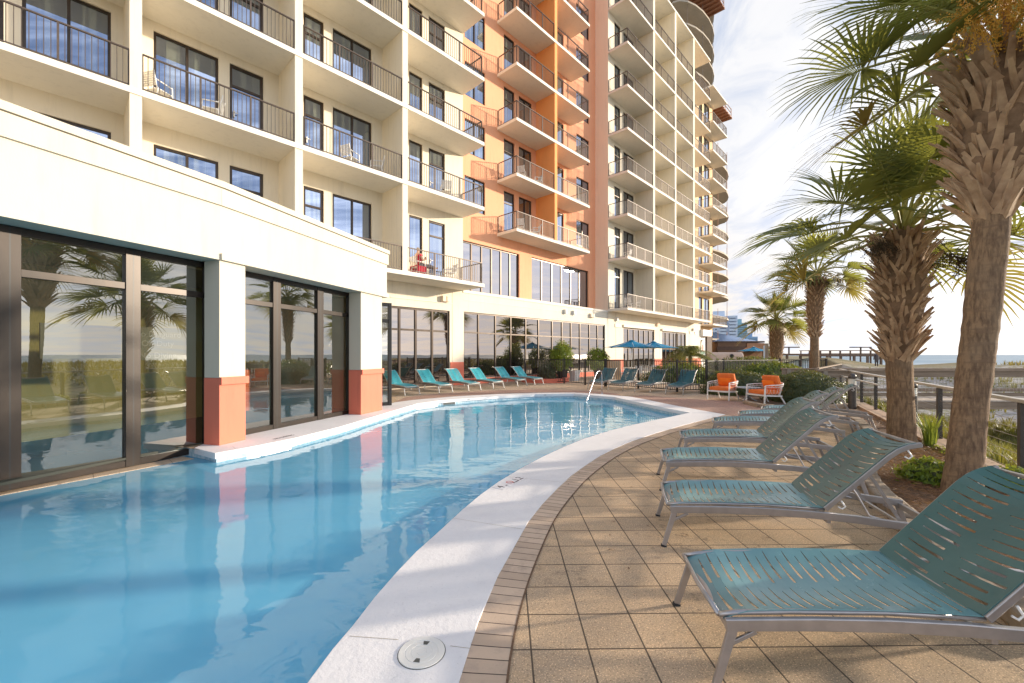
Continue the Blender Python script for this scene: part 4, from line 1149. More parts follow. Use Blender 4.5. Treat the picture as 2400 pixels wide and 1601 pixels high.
# ------------------------------------------------------------------ blue parasols
def make_parasol():
    t = empty('parasol')
    m_ = MB(); m_.tube([(0, 0, 0), (0, 0, 2.42)], .022, 10); m_.build('pole', 'white_paint', t, smooth=True)
    c = MB(); n = 8; r_ = 1.72
    rim = []; 
    for k in range(n):
        a = 2 * pi * k / n + pi / 8; rim.append((r_ * math.cos(a), r_ * math.sin(a), 2.0))
    def edge(k, t_, u):   # smooth sagging panel
        a = Vector(rim[k]); b = Vector(rim[(k + 1) % n]); p = a.lerp(b, u); q = Vector((0, 0, 2.48)).lerp(p, t_)
        q.z -= .05 * math.sin(pi * t_) * 1.0 + .035 * t_ * 4 * u * (1 - u) * -1; return q
    for k in range(n):
        for i in range(6):
            for j in range(4):
                c.quad(edge(k, (i + .05 if i == 0 else i) / 6, j / 4), edge(k, (i + 1) / 6, j / 4), edge(k, (i + 1) / 6, (j + 1) / 4), edge(k, (i + .05 if i == 0 else i) / 6, (j + 1) / 4))
    cc = c.build('canopy', 'umbrella_blue', t)
    f = MB(); f.lathe([(.02, 2.5), (.26, 2.44)], 8); f.build('vent', 'umbrella_blue', t)
    f = MB(); f.lathe([(.02, 2.48), (.03, 2.52), (.012, 2.58)], 8); f.build('finial', 'white_paint', t)
    for k in range(n):
        f = MB(); f.tube([Vector((0, 0, 2.43)), Vector(rim[k]) + Vector((0, 0, -.015))], .009, 5); f.tube([Vector((0, 0, 1.95)), Vector((0, 0, 2.43)).lerp(Vector(rim[k]), .5) + Vector((0, 0, -.05))], .007, 5); f.build('rib', 'white_paint', t)
    f = MB(); f.lathe([(.26, 0), (.25, .05), (.05, .08), (.04, .3)], 20); f.build('base', 'table_grey', t)
    return t
pa = make_parasol(); G = 'blue parasols on the hotel patio'
setlabel(pa, 'blue parasol left of the pair, in front of the hotel column', (7.6, 27.1, .004), .2); tag(pa, cat='parasol', group=G)
p2 = copy_tree(pa); setlabel(p2, 'blue parasol right of the pair, overlapped by its neighbour', (9.9, 29.8, .004), .5)
p3 = copy_tree(pa); setlabel(p3, 'far blue parasol beyond the planting, beside the small palm', (25.5, 45, -.1), .1)
def make_table():
    t = empty('patio_table'); m_ = MB(); m_.lathe([(.02, .70), (.50, .70), (.52, .715), (.50, .73), (.02, .73)], 24); m_.build('table_top', 'white_paint', t)
    for i in range(4):
        a = i * pi / 2 + .4; m_ = MB(); m_.tube([(.3 * math.cos(a), .3 * math.sin(a), .70), (.40 * math.cos(a), .40 * math.sin(a), 0)], .016, 6); m_.build('leg', 'white_paint', t)
    return t
def make_pchair(name='patio_chair'):
    t = empty(name); m_ = MB(); m_.box(-.22, .22, -.24, .24, .41, .44); m_.build('seat', 'white_metal', t, bevel=.01)
    m_ = MB()
    for i in range(7): m_.box(-.25 - .012 * i, -.232 - .012 * i, -.21, .21, .50 + .055 * i, .54 + .055 * i)
    for y in (-.23, .23): m_.bar((-.22, y, .42), (-.33, y, .90), .025, .025)
    m_.build('backrest', 'white_metal', t)
    for y in (-.23, .23):
        m_ = MB(); m_.bar((.21, y, .64), (.24, y, 0), .025, .025); m_.bar((.21, y, .64), (-.27, y, .66), .03, .025); m_.build('arm', 'white_metal', t)
        m_ = MB(); m_.bar((-.2, y, .42), (-.28, y, 0), .025, .025); m_.build('leg', 'white_metal', t)
    return t
tb1 = make_table(); setlabel(tb1, 'white round patio table under the left blue parasol', (7.55, 27.2, .004), 0); tag(tb1, cat='table', group='patio tables')
tb2 = copy_tree(tb1); setlabel(tb2, 'white round patio table under the right blue parasol', (9.75, 29.6, .004), 0)
pc = make_pchair(); first = True
for (x, y, a, d_) in ((6.8, 26.8, 20, 'left of the left patio table'), (8.3, 27.2, 185, 'right of the left patio table'), (7.7, 26.3, 95, 'on the near side of the left patio table'), (9.1, 29.2, 30, 'left of the right patio table'), (10.5, 29.3, 160, 'right of the right patio table'), (9.6, 28.7, 80, 'on the near side of the right patio table')):
    o = pc if first else copy_tree(pc); first = False
    setlabel(o, 'white slatted patio chair ' + d_, (x, y, .004), R(a)); tag(o, cat='chair', group='white patio chairs')
# small chairs on the balconies
bc = make_pchair('balcony_chair'); first = True
def hz(k): return ZS[k] + TH
for (s_, o_, k, a, d_) in ((-.6, .9, 2, 10, 'left, on the leftmost visible balcony below the top rail'), (.6, .9, 2, 170, 'right, on the leftmost visible balcony below the top rail'),
                           (2.0, .9, 1, 30, 'left, on the second balcony row above the pool pavilion'), (3.3, .9, 1, 160, 'right, on the second balcony row above the pool pavilion'),
                           (7.9, .9, 1, 20, 'left, on the third bay above the pavilion parapet'), (9.0, .9, 1, 150, 'right, on the third bay above the pavilion parapet'),
                           (12.6, .9, 1, 60, 'alone on the open ended balcony over the seated guest'), (12.9, .8, 0, 170, 'facing the seated guest on the lowest balcony'),
                           (19.2, -.3, 1, 40, 'left on the lowest orange balcony'), (20.6, -.3, 1, 150, 'right on the lowest orange balcony'),
                           (19.3, -.3, 2, 30, 'left on the second orange balcony'), (20.7, -.3, 2, 160, 'right on the second orange balcony'),
                           (30.3, .9, 0, 20, 'left on the lowest right block balcony'), (31.8, .8, 0, 160, 'right on the lowest right block balcony'), (30.4, .8, 1, 100, 'alone on the second right block balcony'),
                           (52.0, -.3, 2, 20, 'on the far corner balcony, third from the bottom'), (53.6, -.3, 3, 160, 'on the far corner balcony, fourth from the bottom')):
    o = bc if first else copy_tree(bc); first = False
    setlabel(o, 'small white balcony chair ' + d_, tuple(HW(s_, o_, hz(k))), RZ + R(a)); tag(o, cat='chair', group='balcony chairs')
# red towel over a high orange balcony rail
m_ = MB()
for i in range(6):
    for j in range(5):
        def q(i_, j_): return (i_ * .1, -.03 - .02 * math.sin(i_ * 1.7) - (.0 if j_ < 4 else 0), -j_ * .14 + .03 * math.sin(i_ * 2))
        m_.quad(q(i, j), q(i + 1, j), q(i + 1, j + 1), q(i, j + 1))
tw = m_.build('beach_towel', 'red_cloth'); tw.location = HW(19.55, .45, hz(6) + 1.06); tw.rotation_euler = (0, 0, RZ)
sm = tw.modifiers.new('thickness', 'SOLIDIFY'); sm.thickness = .008
tag(tw, 'red towel hung over the rail of a high orange balcony', 'towel')
# ------------------------------------------------------------------ seated guest in red on the lowest balcony
def skinned(name, verts, edges, radii, m, parent=None, sub=2, root=0):
    me = bpy.data.meshes.new(name); me.from_pydata(verts, edges, []); me.materials.append(MATS[m])
    o = bpy.data.objects.new(name, me); COL.objects.link(o)
    sk_ = o.modifiers.new('skin', 'SKIN'); sk_.use_smooth_shade = True
    for i, r_ in enumerate(radii):
        v = me.skin_vertices[0].data[i]; v.radius = (r_, r_) if not isinstance(r_, tuple) else r_; v.use_root = (i == root)
    ss = o.modifiers.new('sub', 'SUBSURF'); ss.levels = sub; ss.render_levels = sub
    if parent: o.parent = parent
    return o
gp = empty('person', tuple(HW(11.15, .85, hz(0))), RZ, 'person in red shirt sitting legs up on the lowest balcony with a phone', 'person')
V = [(0, 0, .50), (-.04, 0, .68), (-.08, 0, .88), (-.09, 0, 1.02), (-.07, 0, 1.10), (-.055, 0, 1.20), (-.05, 0, 1.27),
     (-.08, .17, .97), (.02, .24, .76), (.22, .10, .80), (.29, .07, .84),
     (-.08, -.17, .97), (.02, -.24, .76), (.22, -.10, .80), (.29, -.07, .84),
     (.04, .10, .49), (.46, .12, .56), (.86, .09, .50), (.98, .09, .56),
     (.04, -.10, .49), (.46, -.12, .56), (.86, -.09, .50), (.98, -.09, .56)]
E_ = [(0, 1), (1, 2), (2, 3), (3, 4), (4, 5), (5, 6), (3, 7), (7, 8), (8, 9), (9, 10), (3, 11), (11, 12), (12, 13), (13, 14), (0, 15), (15, 16), (16, 17), (17, 18), (0, 19), (19, 20), (20, 21), (21, 22)]
Rr = [.13, .125, .14, .10, .055, .085, .07, .065, .045, .032, .03, .065, .045, .032, .03, .095, .068, .042, .035, .095, .068, .042, .035]
skinned('body', V, E_, Rr, 'skin', gp)
skinned('shirt', [V[i] for i in (0, 1, 2, 3, 7, 11)] + [(-.03, .205, .87), (-.03, -.205, .87)], [(0, 1), (1, 2), (2, 3), (3, 4), (3, 5), (4, 6), (5, 7)], [.14, .145, .155, .11, .085, .085, .07, .07], 'red_cloth', gp)
skinned('trousers', [V[0], V[15], V[16], V[17], V[19], V[20], V[21]], [(0, 1), (1, 2), (2, 3), (0, 4), (4, 5), (5, 6)], [.145, .11, .082, .058, .11, .082, .058], 'dark_cloth', gp)
skinned('hair', [(-.08, 0, 1.18), (-.07, 0, 1.28), (-.04, 0, 1.315)], [(0, 1), (1, 2)], [.075, .085, .055], 'hair', gp)
hd = MB()
for y in (.07, -.07):
    for k in range(4): hd.tube([(.30, y * .95, .845 + .0), (.335, y * .55 + (k - 1.5) * .004, .86 + k * .018), (.325, y * .15, .865 + k * .018)], [.009, .008, .006], 5)
    hd.tube([(.30, y, .84), (.31, y * .7, .815), (.335, y * .4, .83)], [.009, .008, .006], 5)
hd.build('hands', 'skin', gp, smooth=True)
ph = empty('mobile_phone', tuple(HW(11.15 + .345, .85, hz(0) + .90)), RZ, 'dark phone held by the person in red on the balcony', 'phone')
m_ = MB(); m_.box(-.004, .004, -.038, .038, -.075, .075, Matrix.Rotation(R(-20), 4, 'Y')); m_.build('case', 'frame_black', ph)
gc = copy_tree(bc); setlabel(gc, 'small white balcony chair the person in red sits on, draped with a red towel', tuple(HW(11.1, .85, hz(0))), RZ)
m_ = MB(); m_.box(-.30, .26, -.27, .27, .445, .457); m_.box(.262, .275, -.27, .27, .12, .45); m_.box(-.28, .2, .272, .285, .20, .45); m_.box(-.28, .2, -.285, -.272, .20, .45)
tt = m_.build('beach_towel', 'red_cloth'); tt.location = HW(11.1, .85, hz(0)); tt.rotation_euler = (0, 0, RZ); tag(tt, 'red towel draped over the seat under the person in red', 'towel')
# ------------------------------------------------------------------ palms
def frond(mb, H, d, Ls, rng, n=40, spread=128, w=.036, droop=.35, petb=None, pw=.03):
    """fan leaf: hub H, main direction d"""
    d = Vector(d).normalized(); side = d.cross(Vector((0, 0, 1)))
    if side.length < .05: side = Vector((1, 0, 0))
    side.normalize(); up = side.cross(d).normalized()
    tw = rng.uniform(-.35, .35); side, up = side * math.cos(tw) + up * math.sin(tw), up * math.cos(tw) - side * math.sin(tw)
    if petb is not None:
        a = Vector(petb); m_ = a.lerp(H, .5) + Vector((0, 0, .08)); m_.z += .04
        mb.tube([a, m_, H, H + d * Ls * .28 - Vector((0, 0, .03))], [pw, pw * .7, pw * .5, pw * .15], 5, mi=1)
    for i in range(n):
        a = R(spread) * (2 * (i + .5) / n - 1); a += rng.uniform(-.02, .02)
        ca, sa = math.cos(a), math.sin(a)
        dj = (d * ca + side * sa + up * (.10 + .25 * abs(sa))).normalized()
        L = Ls * (.66 + .34 * math.cos(a * .55)) * rng.uniform(.90, 1.06)
        st = H + d * Ls * .14 * max(0, ca)
        wv = dj.cross(up).normalized(); dr = droop * rng.uniform(.7, 1.4)
        cut = rng.uniform(.52, .62)
        T = [0, .22, .5, .78, 1.0]; Wd = [.25, .8, 1, .55, .05]; vs = []
        for t, ww in zip(T, Wd):
            p = st + dj * (L * t) - Vector((0, 0, dr * L * max(0, t - .3) ** 2 * 1.3))
            vs += [p - wv * w * ww * .5 + up * .0, p + wv * w * ww * .5 + up * w * .35 * ww]
        mb.add(vs, [(2 * k, 2 * k + 1, 2 * k + 3, 2 * k + 2) for k in range(4)])
def palm(name, base_, path, rads, boots, crown, nf, Ls, label, seed, group=None, fruit=None, dry=3, elev=(-30, 80), leafm='frond', nle=38, pet=(.7, 1.1), wl=.036):
    rng = random.Random(seed)
    t = empty(name, base_, 0, label, 'palm tree', group)
    tr = MB(); P = [Vector(p) for p in path]
    # subdivide the trunk and roughen it
    pts_ = []; rr = []
    for i in range(len(P) - 1):
        k = max(2, int((P[i + 1] - P[i]).length / .07))
        for j in range(k): pts_.append(P[i].lerp(P[i + 1], j / k)); rr.append((rads[i] * (1 - j / k) + rads[i + 1] * j / k) * (1 + rng.uniform(-.025, .03)))
    pts_.append(P[-1]); rr.append(rads[-1]); tr.tube(pts_, rr, 20)
    tr.build('trunk', 'trunk', t, smooth=True)
    # old leaf bases, criss-crossed
    z0, z1, rb, nb, bl = boots
    def at(z):
        for i in range(len(P) - 1):
            if P[i].z <= z <= P[i + 1].z or i == len(P) - 2:
                k = (z - P[i].z) / (P[i + 1].z - P[i].z); return P[i].lerp(P[i + 1], k), rads[i] * (1 - k) + rads[i + 1] * k
    b = MB(); core = MB()
    core.tube([at(z0 - .1)[0], at(z0 + .15)[0], at((z0 + z1) / 2)[0], at(z1)[0], at(z1)[0] + Vector((0, 0, .25))], [at(z0)[1] * .9, at(z0)[1] * 1.05, at(z1)[1] + rb * .35, at(z1)[1] + rb * .3, .08], 14)
    core.build('fibre', 'boot_core', t, smooth=True)
    for i in range(nb):
        k = i / nb; z = z0 + (z1 - z0) * k; c, r_ = at(z); a = i * 2.39996 + rng.uniform(-.12, .12)
        rad = r_ * .96 + rb * .30 * k
        o = Vector((math.cos(a), math.sin(a), 0)); s_ = Vector((-o.y, o.x, 0))
        L = bl * rng.uniform(.75, 1.25); out = rng.uniform(.25, .75) + .1 * k
        dd = (Vector((0, 0, 1)) + o * out + s_ * rng.uniform(-.75, .75)).normalized()
        s2 = dd.cross(o).normalized(); th = dd.cross(s2)
        w0, w1 = .082 * rng.uniform(.8, 1.2) * bl / .33, .024 * rng.uniform(.7, 1.6) * bl / .33
        p0 = c + o * (rad - .02); p1 = p0 + dd * L * .55 + o * .01; p2 = p0 + dd * L + o * L * .12
        vs = []
        for p, ww, hh in ((p0, w0, .03), (p1, (w0 + w1) * .48, .022), (p2, w1, .012)):
            for i_, j_ in ((-1, -1), (1, -1), (1, 1), (-1, 1)): vs.append(p + s2 * ww * .5 * i_ + th * hh * .5 * j_)
        b.add(vs, [(0, 1, 2, 3), (11, 10, 9, 8)] + [(r * 4 + q, r * 4 + 4 + q, r * 4 + 4 + (q + 1) % 4, r * 4 + (q + 1) % 4) for r in range(2) for q in range(4)])
    b.build('leaf_bases', 'boot', t)
    C = Vector(crown); cr = MB(); cd = MB()
    for i in range(nf):
        k = (i + .5) / nf; a = i * 2.39996 + rng.uniform(-.3, .3)
        el = R(elev[0] + (elev[1] - elev[0]) * (k ** 1.15)) + rng.uniform(-.1, .1)
        dv = Vector((math.cos(a) * math.cos(el), math.sin(a) * math.cos(el), math.sin(el)))
        pl = rng.uniform(*pet) * (1.0 if el < 1 else .75); b0 = C + Vector((dv.x, dv.y, 0)) * .10 + Vector((0, 0, .15 * k))
        H = b0 + dv * pl + Vector((0, 0, -.10 * pl)) * (1 - math.sin(max(0, el)))
        d2 = (dv + Vector((0, 0, -.38 if el < .9 else -.1))).normalized()
        tgt = cd if i < dry else cr
        frond(tgt, H, d2, Ls * rng.uniform(.88, 1.1), rng, n=nle, droop=.34 if el < .8 else .14, petb=b0, w=wl)
    cr.build('crown', [leafm, 'stalk'], t)
    if cd.v: cd.build('dry_fronds', ['frond_dry', 'stalk'], t)
    if fruit:
        for (fx, fy, fz, sc, m) in fruit:
            f = MB(); F = Vector((fx, fy, fz)); st = [C + Vector((0, 0, .1)), C.lerp(F, .5) + Vector((0, 0, .25)), F]
            f.tube(st, [.014, .01, .006], 4)
            for q in range(42):
                dq = Vector((rng.gauss(0, 1), rng.gauss(0, 1), rng.gauss(-.7, .8))).normalized(); L = sc * rng.uniform(.5, 1.1)
                s0 = C.lerp(F, rng.uniform(.65, 1)) + Vector((0, 0, .1)); e1 = s0 + dq * L * .6; e2 = e1 + (dq + Vector((0, 0, -.7))).normalized() * L * .5
                f.tube([s0, e1, e2], [.004, .003, .002], 3, caps=False)
                for z_ in range(24):
                    p = e1.lerp(e2, rng.random()) if rng.random() < .6 else s0.lerp(e1, rng.random()); p = p + Vector((rng.gauss(0, .02), rng.gauss(0, .02), rng.gauss(0, .02))); r_ = .0095
                    f.add([p + Vector(v) * r_ for v in ((1, 0, 0), (-1, 0, 0), (0, 1, 0), (0, -1, 0), (0, 0, 1), (0, 0, -1))], [(0, 2, 4), (2, 1, 4), (1, 3, 4), (3, 0, 4), (2, 0, 5), (1, 2, 5), (3, 1, 5), (0, 3, 5)])
            f.build('fruit_cluster', m, t)
    return t
GP = 'cabbage palms along the planting bed and patio'
palm('palm_tree', (4.97, 4.72, 0), [(0, 0, -.1), (.02, 0, .25), (.12, .02, 1.0), (.27, .04, 2.0), (.38, .04, 3.1), (.50, .05, 4.3), (.56, .06, 4.9)], [.185, .155, .147, .15, .155, .19, .17],
     (3.05, 4.85, .62, 300, .42), (.56, .06, 4.95), 38, 1.02, 'tall leaning palm nearest the camera with smooth trunk, shaggy brown leaf bases and golden fruit', 5, GP,
     fruit=[(-.35, -.35, 5.0, .42, 'berry_gold'), (-.1, -.5, 5.25, .45, 'berry_gold'), (.1, -.6, 4.95, .42, 'berry_gold')], elev=(-14, 80), nle=36, pet=(.75, 1.25), wl=.040)
palm('palm_tree', (6.58, 7.2, 0), [(0, 0, -.1), (-.01, 0, .2), (-.02, 0, .8), (-.05, 0, 1.45), (-.02, 0, 2.6), (.0, 0, 3.55)], [.235, .195, .178, .178, .19, .16],
     (1.42, 3.5, .45, 330, .33), (0, 0, 3.6), 32, 1.12, 'thick trunked palm in the middle with a broad vase of spiky brown leaf bases', 8, GP,
     fruit=[(.75, .3, 3.15, .38, 'berry_dark'), (-.6, -.2, 3.25, .32, 'berry_dark'), (1.0, -.1, 3.0, .35, 'berry_dark')], elev=(-20, 84), nle=30, pet=(.85, 1.4), dry=3, wl=.047)
palm('palm_tree', (14.25, 20.1, 0), [(0, 0, -.1), (0, 0, 2.0), (0, 0, 3.5), (.1, 0, 5.3)], [.20, .175, .18, .19],
     (2.35, 5.1, .42, 280, .32), (.1, 0, 5.4), 26, 1.15, 'slender palm behind the round hedge with dark dead fruit under its crown', 13, GP,
     fruit=[(.7, 0, 4.85, .55, 'berry_dark'), (-.5, 0, 4.9, .5, 'berry_dark'), (0, -.3, 4.8, .6, 'berry_dark'), (1.3, 0, 4.95, .4, 'berry_dark')], elev=(-28, 70), nle=28, pet=(.9, 1.4), wl=.058)
palm('palm_tree', (16.3, 26.3, 0), [(0, 0, -.1), (0, 0, 1.5), (.0, 0, 3.6)], [.25, .25, .26],
     (1.0, 3.5, .38, 170, .28), (0, 0, 3.7), 28, 1.15, 'short palm beyond the fence, smallest and farthest of the four palms', 21, GP, elev=(-32, 84), nle=28, pet=(.8, 1.3), wl=.062)
# pygmy date palm with feather leaves behind the fence, and a low yellow palm by the post
def feather(name, loc, H, nfr, L, label, m, seed, cat='palm tree'):
    rng = random.Random(seed); t = empty(name, loc, 0, label, cat)
    tr = MB(); tr.tube([(0, 0, 0), (.03, 0, H * .5), (0, 0, H)], [.12, .10, .11], 10); tr.build('trunk', 'trunk', t, smooth=True)
    c = MB()
    for i in range(nfr):
        a = i * 2.39996; el = R(rng.uniform(5, 75)); d = Vector((math.cos(a) * math.cos(el), math.sin(a) * math.cos(el), math.sin(el)))
        ln = L * rng.uniform(.85, 1.1); prev = Vector((0, 0, H)); pts_ = []
        for k in range(9):
            t_ = k / 8; pts_.append(Vector((0, 0, H)) + d * ln * t_ - Vector((0, 0, ln * .75 * t_ * t_)))
        c.tube(pts_, [.012] * 8 + [.004], 4, mi=1)
        for k in range(1, 26):
            t_ = k / 26; idx = min(7, int(t_ * 8)); p = pts_[idx].lerp(pts_[idx + 1], t_ * 8 - idx); tg = (pts_[idx + 1] - pts_[idx]).normalized()
            sd_ = tg.cross(Vector((0, 0, 1))).normalized()
            for s_ in (-1, 1):
                dl = (sd_ * s_ + tg * .55 + Vector((0, 0, -.25 + rng.uniform(-.15, .15)))).normalized(); ll = .34 * math.sin(pi * (.12 + .8 * t_)) * L / 1.3
                wv = tg * .016
                c.add([p - wv, p + wv, p + dl * ll * .6 + wv * .8, p + dl * ll * .6 - wv * .8, p + dl * ll - Vector((0, 0, .04))], [(0, 1, 2, 3), (3, 2, 4)])
    c.build('crown', [m, 'stalk'], t); return t
feather('date_palm', (12.35, 29.6, 0), 1.5, 40, 2.3, 'bushy feather leaved date palm behind the fence, right of the blue parasols', 'frond', 3)
feather('fan_shrub', (19.4, 29.5, 0), .3, 26, 1.5, 'low yellow green palm clump to the right of the short palm', 'frond_yellow', 6, 'shrub')
feather('fan_shrub', (15.1, 29.0, 0), .3, 20, 1.5, 'low green palm clump left of the wooden post beyond the fence', 'frond', 7, 'shrub')

# ------------------------------------------------------------------ hedges and shrubs
def bush(name, loc, rx, ry, rz, n, leafs, m, label, seed, cat='shrub', group=None, lump=.12, up=0, core=.86, corem='hedge_leaf', rough=0.0):
    rng = random.Random(seed); t = empty(name, loc, 0, label, cat, group)
    c = MB(); 
    def rad(d): return 1 + lump * noise.noise(d * 2.1 + Vector((seed, 0, 0))) + lump * .6 * noise.noise(d * 5.3 + Vector((0, seed, 0)))
    N1, N2 = 14, 8; vs = []
    for j in range(N2 + 1):
        for i in range(N1):
            th = pi * .5 * j / N2; ph = 2 * pi * i / N1; d = Vector((math.cos(ph) * math.cos(th), math.sin(ph) * math.cos(th), math.sin(th))); k = rad(d) * core
            vs.append((d.x * rx * k, d.y * ry * k, d.z * rz * k + up * core))
    c.add(vs, [(j * N1 + i, j * N1 + (i + 1) % N1, (j + 1) * N1 + (i + 1) % N1, (j + 1) * N1 + i) for j in range(N2) for i in range(N1)])
    c.build('leaf_core', corem, t)  # added inner shell that blocks the view through the leaves
    f = MB()
    for i in range(n):
        ph = rng.uniform(0, 2 * pi); sz_ = rng.random() ** .8; z_ = sz_; h = math.sqrt(max(0, 1 - z_ * z_))
        d = Vector((math.cos(ph) * h, math.sin(ph) * h, z_)); k = rad(d) * rng.uniform(.88, 1.03) + rng.random() ** 4 * rough
        p = Vector((d.x * rx * k, d.y * ry * k, d.z * rz * k + up)); nr = (d + Vector((rng.gauss(0, .55), rng.gauss(0, .55), rng.gauss(0, .55)))).normalized()
        a = nr.cross(Vector((rng.gauss(0, 1), rng.gauss(0, 1), rng.gauss(0, 1)))).normalized(); b = nr.cross(a); s_ = leafs * rng.uniform(.7, 1.3)
        f.add([p - a * s_, p - b * s_ * .42 + a * s_ * .1, p + a * s_, p + b * s_ * .42 + a * s_ * .1], [(0, 1, 2, 3)])
    f.build('foliage', m, t)
    if up > .2:
        st = MB()
        for k in range(5): a = k * 1.3; st.tube([(0, 0, 0), (.08 * math.cos(a), .08 * math.sin(a), up * .6), (.3 * rx * math.cos(a), .3 * ry * math.sin(a), up + rz * .3)], [.025, .02, .01], 6)
        st.build('stem', 'trunk', t)
    return t
bush('round_hedge', (9.75, 14.15, 0), 1.30, 1.15, 1.02, 9000, .032, 'hedge_leaf', 'large clipped round hedge to the right of the orange armchairs', 1, 'hedge')
bush('round_hedge', (8.95, 16.9, 0), 1.45, 1.0, .95, 6500, .036, 'hedge_leaf', 'low clipped round hedge directly behind the orange armchairs', 2, 'hedge')
bush('hedge_row', (11.3, 18.7, 0), 2.2, 1.0, 1.18, 7000, .05, 'hedge_bright', 'loose bright green hedge in front of the fence between the two round hedges', 3, 'hedge', lump=.2)
bush('hedge_row', (9.4, 23.5, 0), 2.3, 1.0, 1.05, 4200, .06, 'hedge_bright', 'bright hedge beyond the fence, left of the tall fence post', 4, 'hedge', lump=.25)
bush('hedge_row', (14.0, 25.0, 0), 3.0, 1.2, 1.35, 4500, .07, 'hedge_bright', 'bright hedge beyond the fence at the foot of the short palm', 5, 'hedge', lump=.25)
bush('potted_shrub', (2.95, 25.4, .0), .68, .62, 1.25, 3600, .055, 'shrub_lime', 'left of the two lime green shrubs, lower and broader against the lobby glass', 6, 'shrub', 'lime green shrubs at the lobby windows', lump=.35, up=.85, rough=.25, corem='shrub_lime', core=.7)
bush('potted_shrub', (5.45, 27.2, .0), .68, .62, 1.05, 3200, .055, 'shrub_lime', 'right of the two lime green shrubs, next to the tan panel', 7, 'shrub', 'lime green shrubs at the lobby windows', lump=.35, up=.85, rough=.2, corem='shrub_lime', core=.7)
bush('dark_shrub', (2.1, 25.3, 0), .6, .6, 1.2, 2200, .05, 'hedge_leaf', 'dark leafy shrub behind the fence, left of the lime green shrubs', 8, 'shrub', lump=.3, rough=.25)
bush('low_shrub', (5.15, 5.15, .03), .42, .34, .26, 1300, .03, 'shrub_lime', 'low yellow green groundcover clump left of the leaning palm foot', 9, 'shrub', lump=.3, corem='hedge_leaf')
bush('low_shrub', (5.75, 4.95, .03), .30, .28, .24, 700, .028, 'shrub_lime', 'small yellow green clump right of the leaning palm foot', 10, 'shrub', lump=.35, corem='hedge_leaf')
for i, (x, y, r_, h, d_) in enumerate(((6.9, 6.6, .35, .2, 'nearest the kerb beside the leaning palm'), (33.5, 78, 3.2, 4.5, ''), (38, 80, 3.2, 4.2, ''))):
    if i == 0: bush('low_shrub', (x, y, -.1), r_, r_ * 1.2, h, 700, .028, 'shrub_lime', 'sparse yellow green clump outside the cable railing', 31, 'shrub', lump=.35)
bush('distant_tree', (33.0, 62, 0), 1.9, 1.7, 2.1, 1800, .16, 'hedge_leaf', 'dark round tree beside the blue roofed hut, left of its neighbour', 41, 'tree', lump=.3, up=1.0, rough=.2)
bush('distant_tree', (38.3, 66, 0), 2.3, 1.9, 1.9, 1800, .16, 'frond', 'round tree behind the far blue parasol', 42, 'tree', lump=.3, up=.8, rough=.2)

# strappy plant at the palm foot
def blades(mb, c, n, h, spread, w, rng, bend=.4):
    for i in range(n):
        a = rng.uniform(0, 2 * pi); o = Vector((math.cos(a), math.sin(a), 0)); L = h * rng.uniform(.6, 1.1); b0 = Vector(c) + o * rng.uniform(0, spread * .3)
        sd_ = Vector((-o.y, o.x, 0)) * w / 2; k = rng.uniform(.2, 1) * bend
        p1 = b0 + Vector((0, 0, L * .5)) + o * L * k * .25; p2 = b0 + Vector((0, 0, L * (1 - k * .25))) + o * L * k
        mb.add([b0 - sd_, b0 + sd_, p1 + sd_ * .8, p1 - sd_ * .8, p2], [(0, 1, 2, 3), (3, 2, 4)])
rng = random.Random(5)
m_ = MB(); blades(m_, (0, 0, 0), 60, .62, .3, .022, rng, .5); o = m_.build('strappy_plant', 'blade_green'); o.location = (7.0, 7.15, .03)
tag(o, 'upright bright green strap leaved plant at the right foot of the thick palm', 'plant')

# pine straw
m_ = MB(); rng = random.Random(17)
def inside(p, poly):
    c = False; n = len(poly)
    for i in range(n):
        a, b = poly[i], poly[(i + 1) % n]
        if (a[1] > p[1]) != (b[1] > p[1]) and p[0] < (b[0] - a[0]) * (p[1] - a[1]) / (b[1] - a[1]) + a[0]: c = not c
    return c
k = 0
while k < 15000:
    x, y = rng.uniform(2.4, 9), rng.uniform(.5, 11)
    if k % 3: x, y = rng.uniform(3.0, 7), rng.uniform(2.4, 7)
    if not inside((x, y), bed): continue
    k += 1
    a = rng.uniform(0, pi); L = rng.uniform(.05, .13); dx, dy = math.cos(a) * L / 2, math.sin(a) * L / 2
    z = .04 + rng.random() * .03 + .02 * noise.noise(Vector((x * 3, y * 3, 0))); w_ = .0022; z2 = z + rng.uniform(-.012, .022)
    m_.add([(x - dx, y - dy, z), (x - dx * .0 + dy * .2, y - dx * .2, z + rng.uniform(0, .012)), (x + dx, y + dy, z2), (x + dy * .2 + w_, y - dx * .2 + w_, z + .006)], [(0, 1, 2, 3)])
tag(m_.build('pine_straw', 'straw'), 'reddish brown pine straw mulch in the planting bed under the palms', 'mulch', kind='stuff')
m_ = MB(); rng = random.Random(71)
for i in range(260):
    x, y = rng.uniform(.6, 6.5), rng.uniform(1.6, 10); 
    if inside((x, y), bed) or inside((x, y), hole): continue
    a = rng.uniform(0, pi); L = rng.uniform(.008, .03) * (2 if rng.random() < .15 else 1); w_ = rng.uniform(.002, .007); c, s_ = math.cos(a), math.sin(a)
    m_.add([(x - c * L, y - s_ * L, .006), (x - s_ * w_, y + c * w_, .012), (x + c * L, y + s_ * L, .007), (x + s_ * w_, y - c * w_, .009)], [(0, 1, 2, 3)])
tag(m_.build('leaf_litter', 'soil'), 'small brown bits of leaf litter scattered over the pavers', 'litter', kind='stuff')
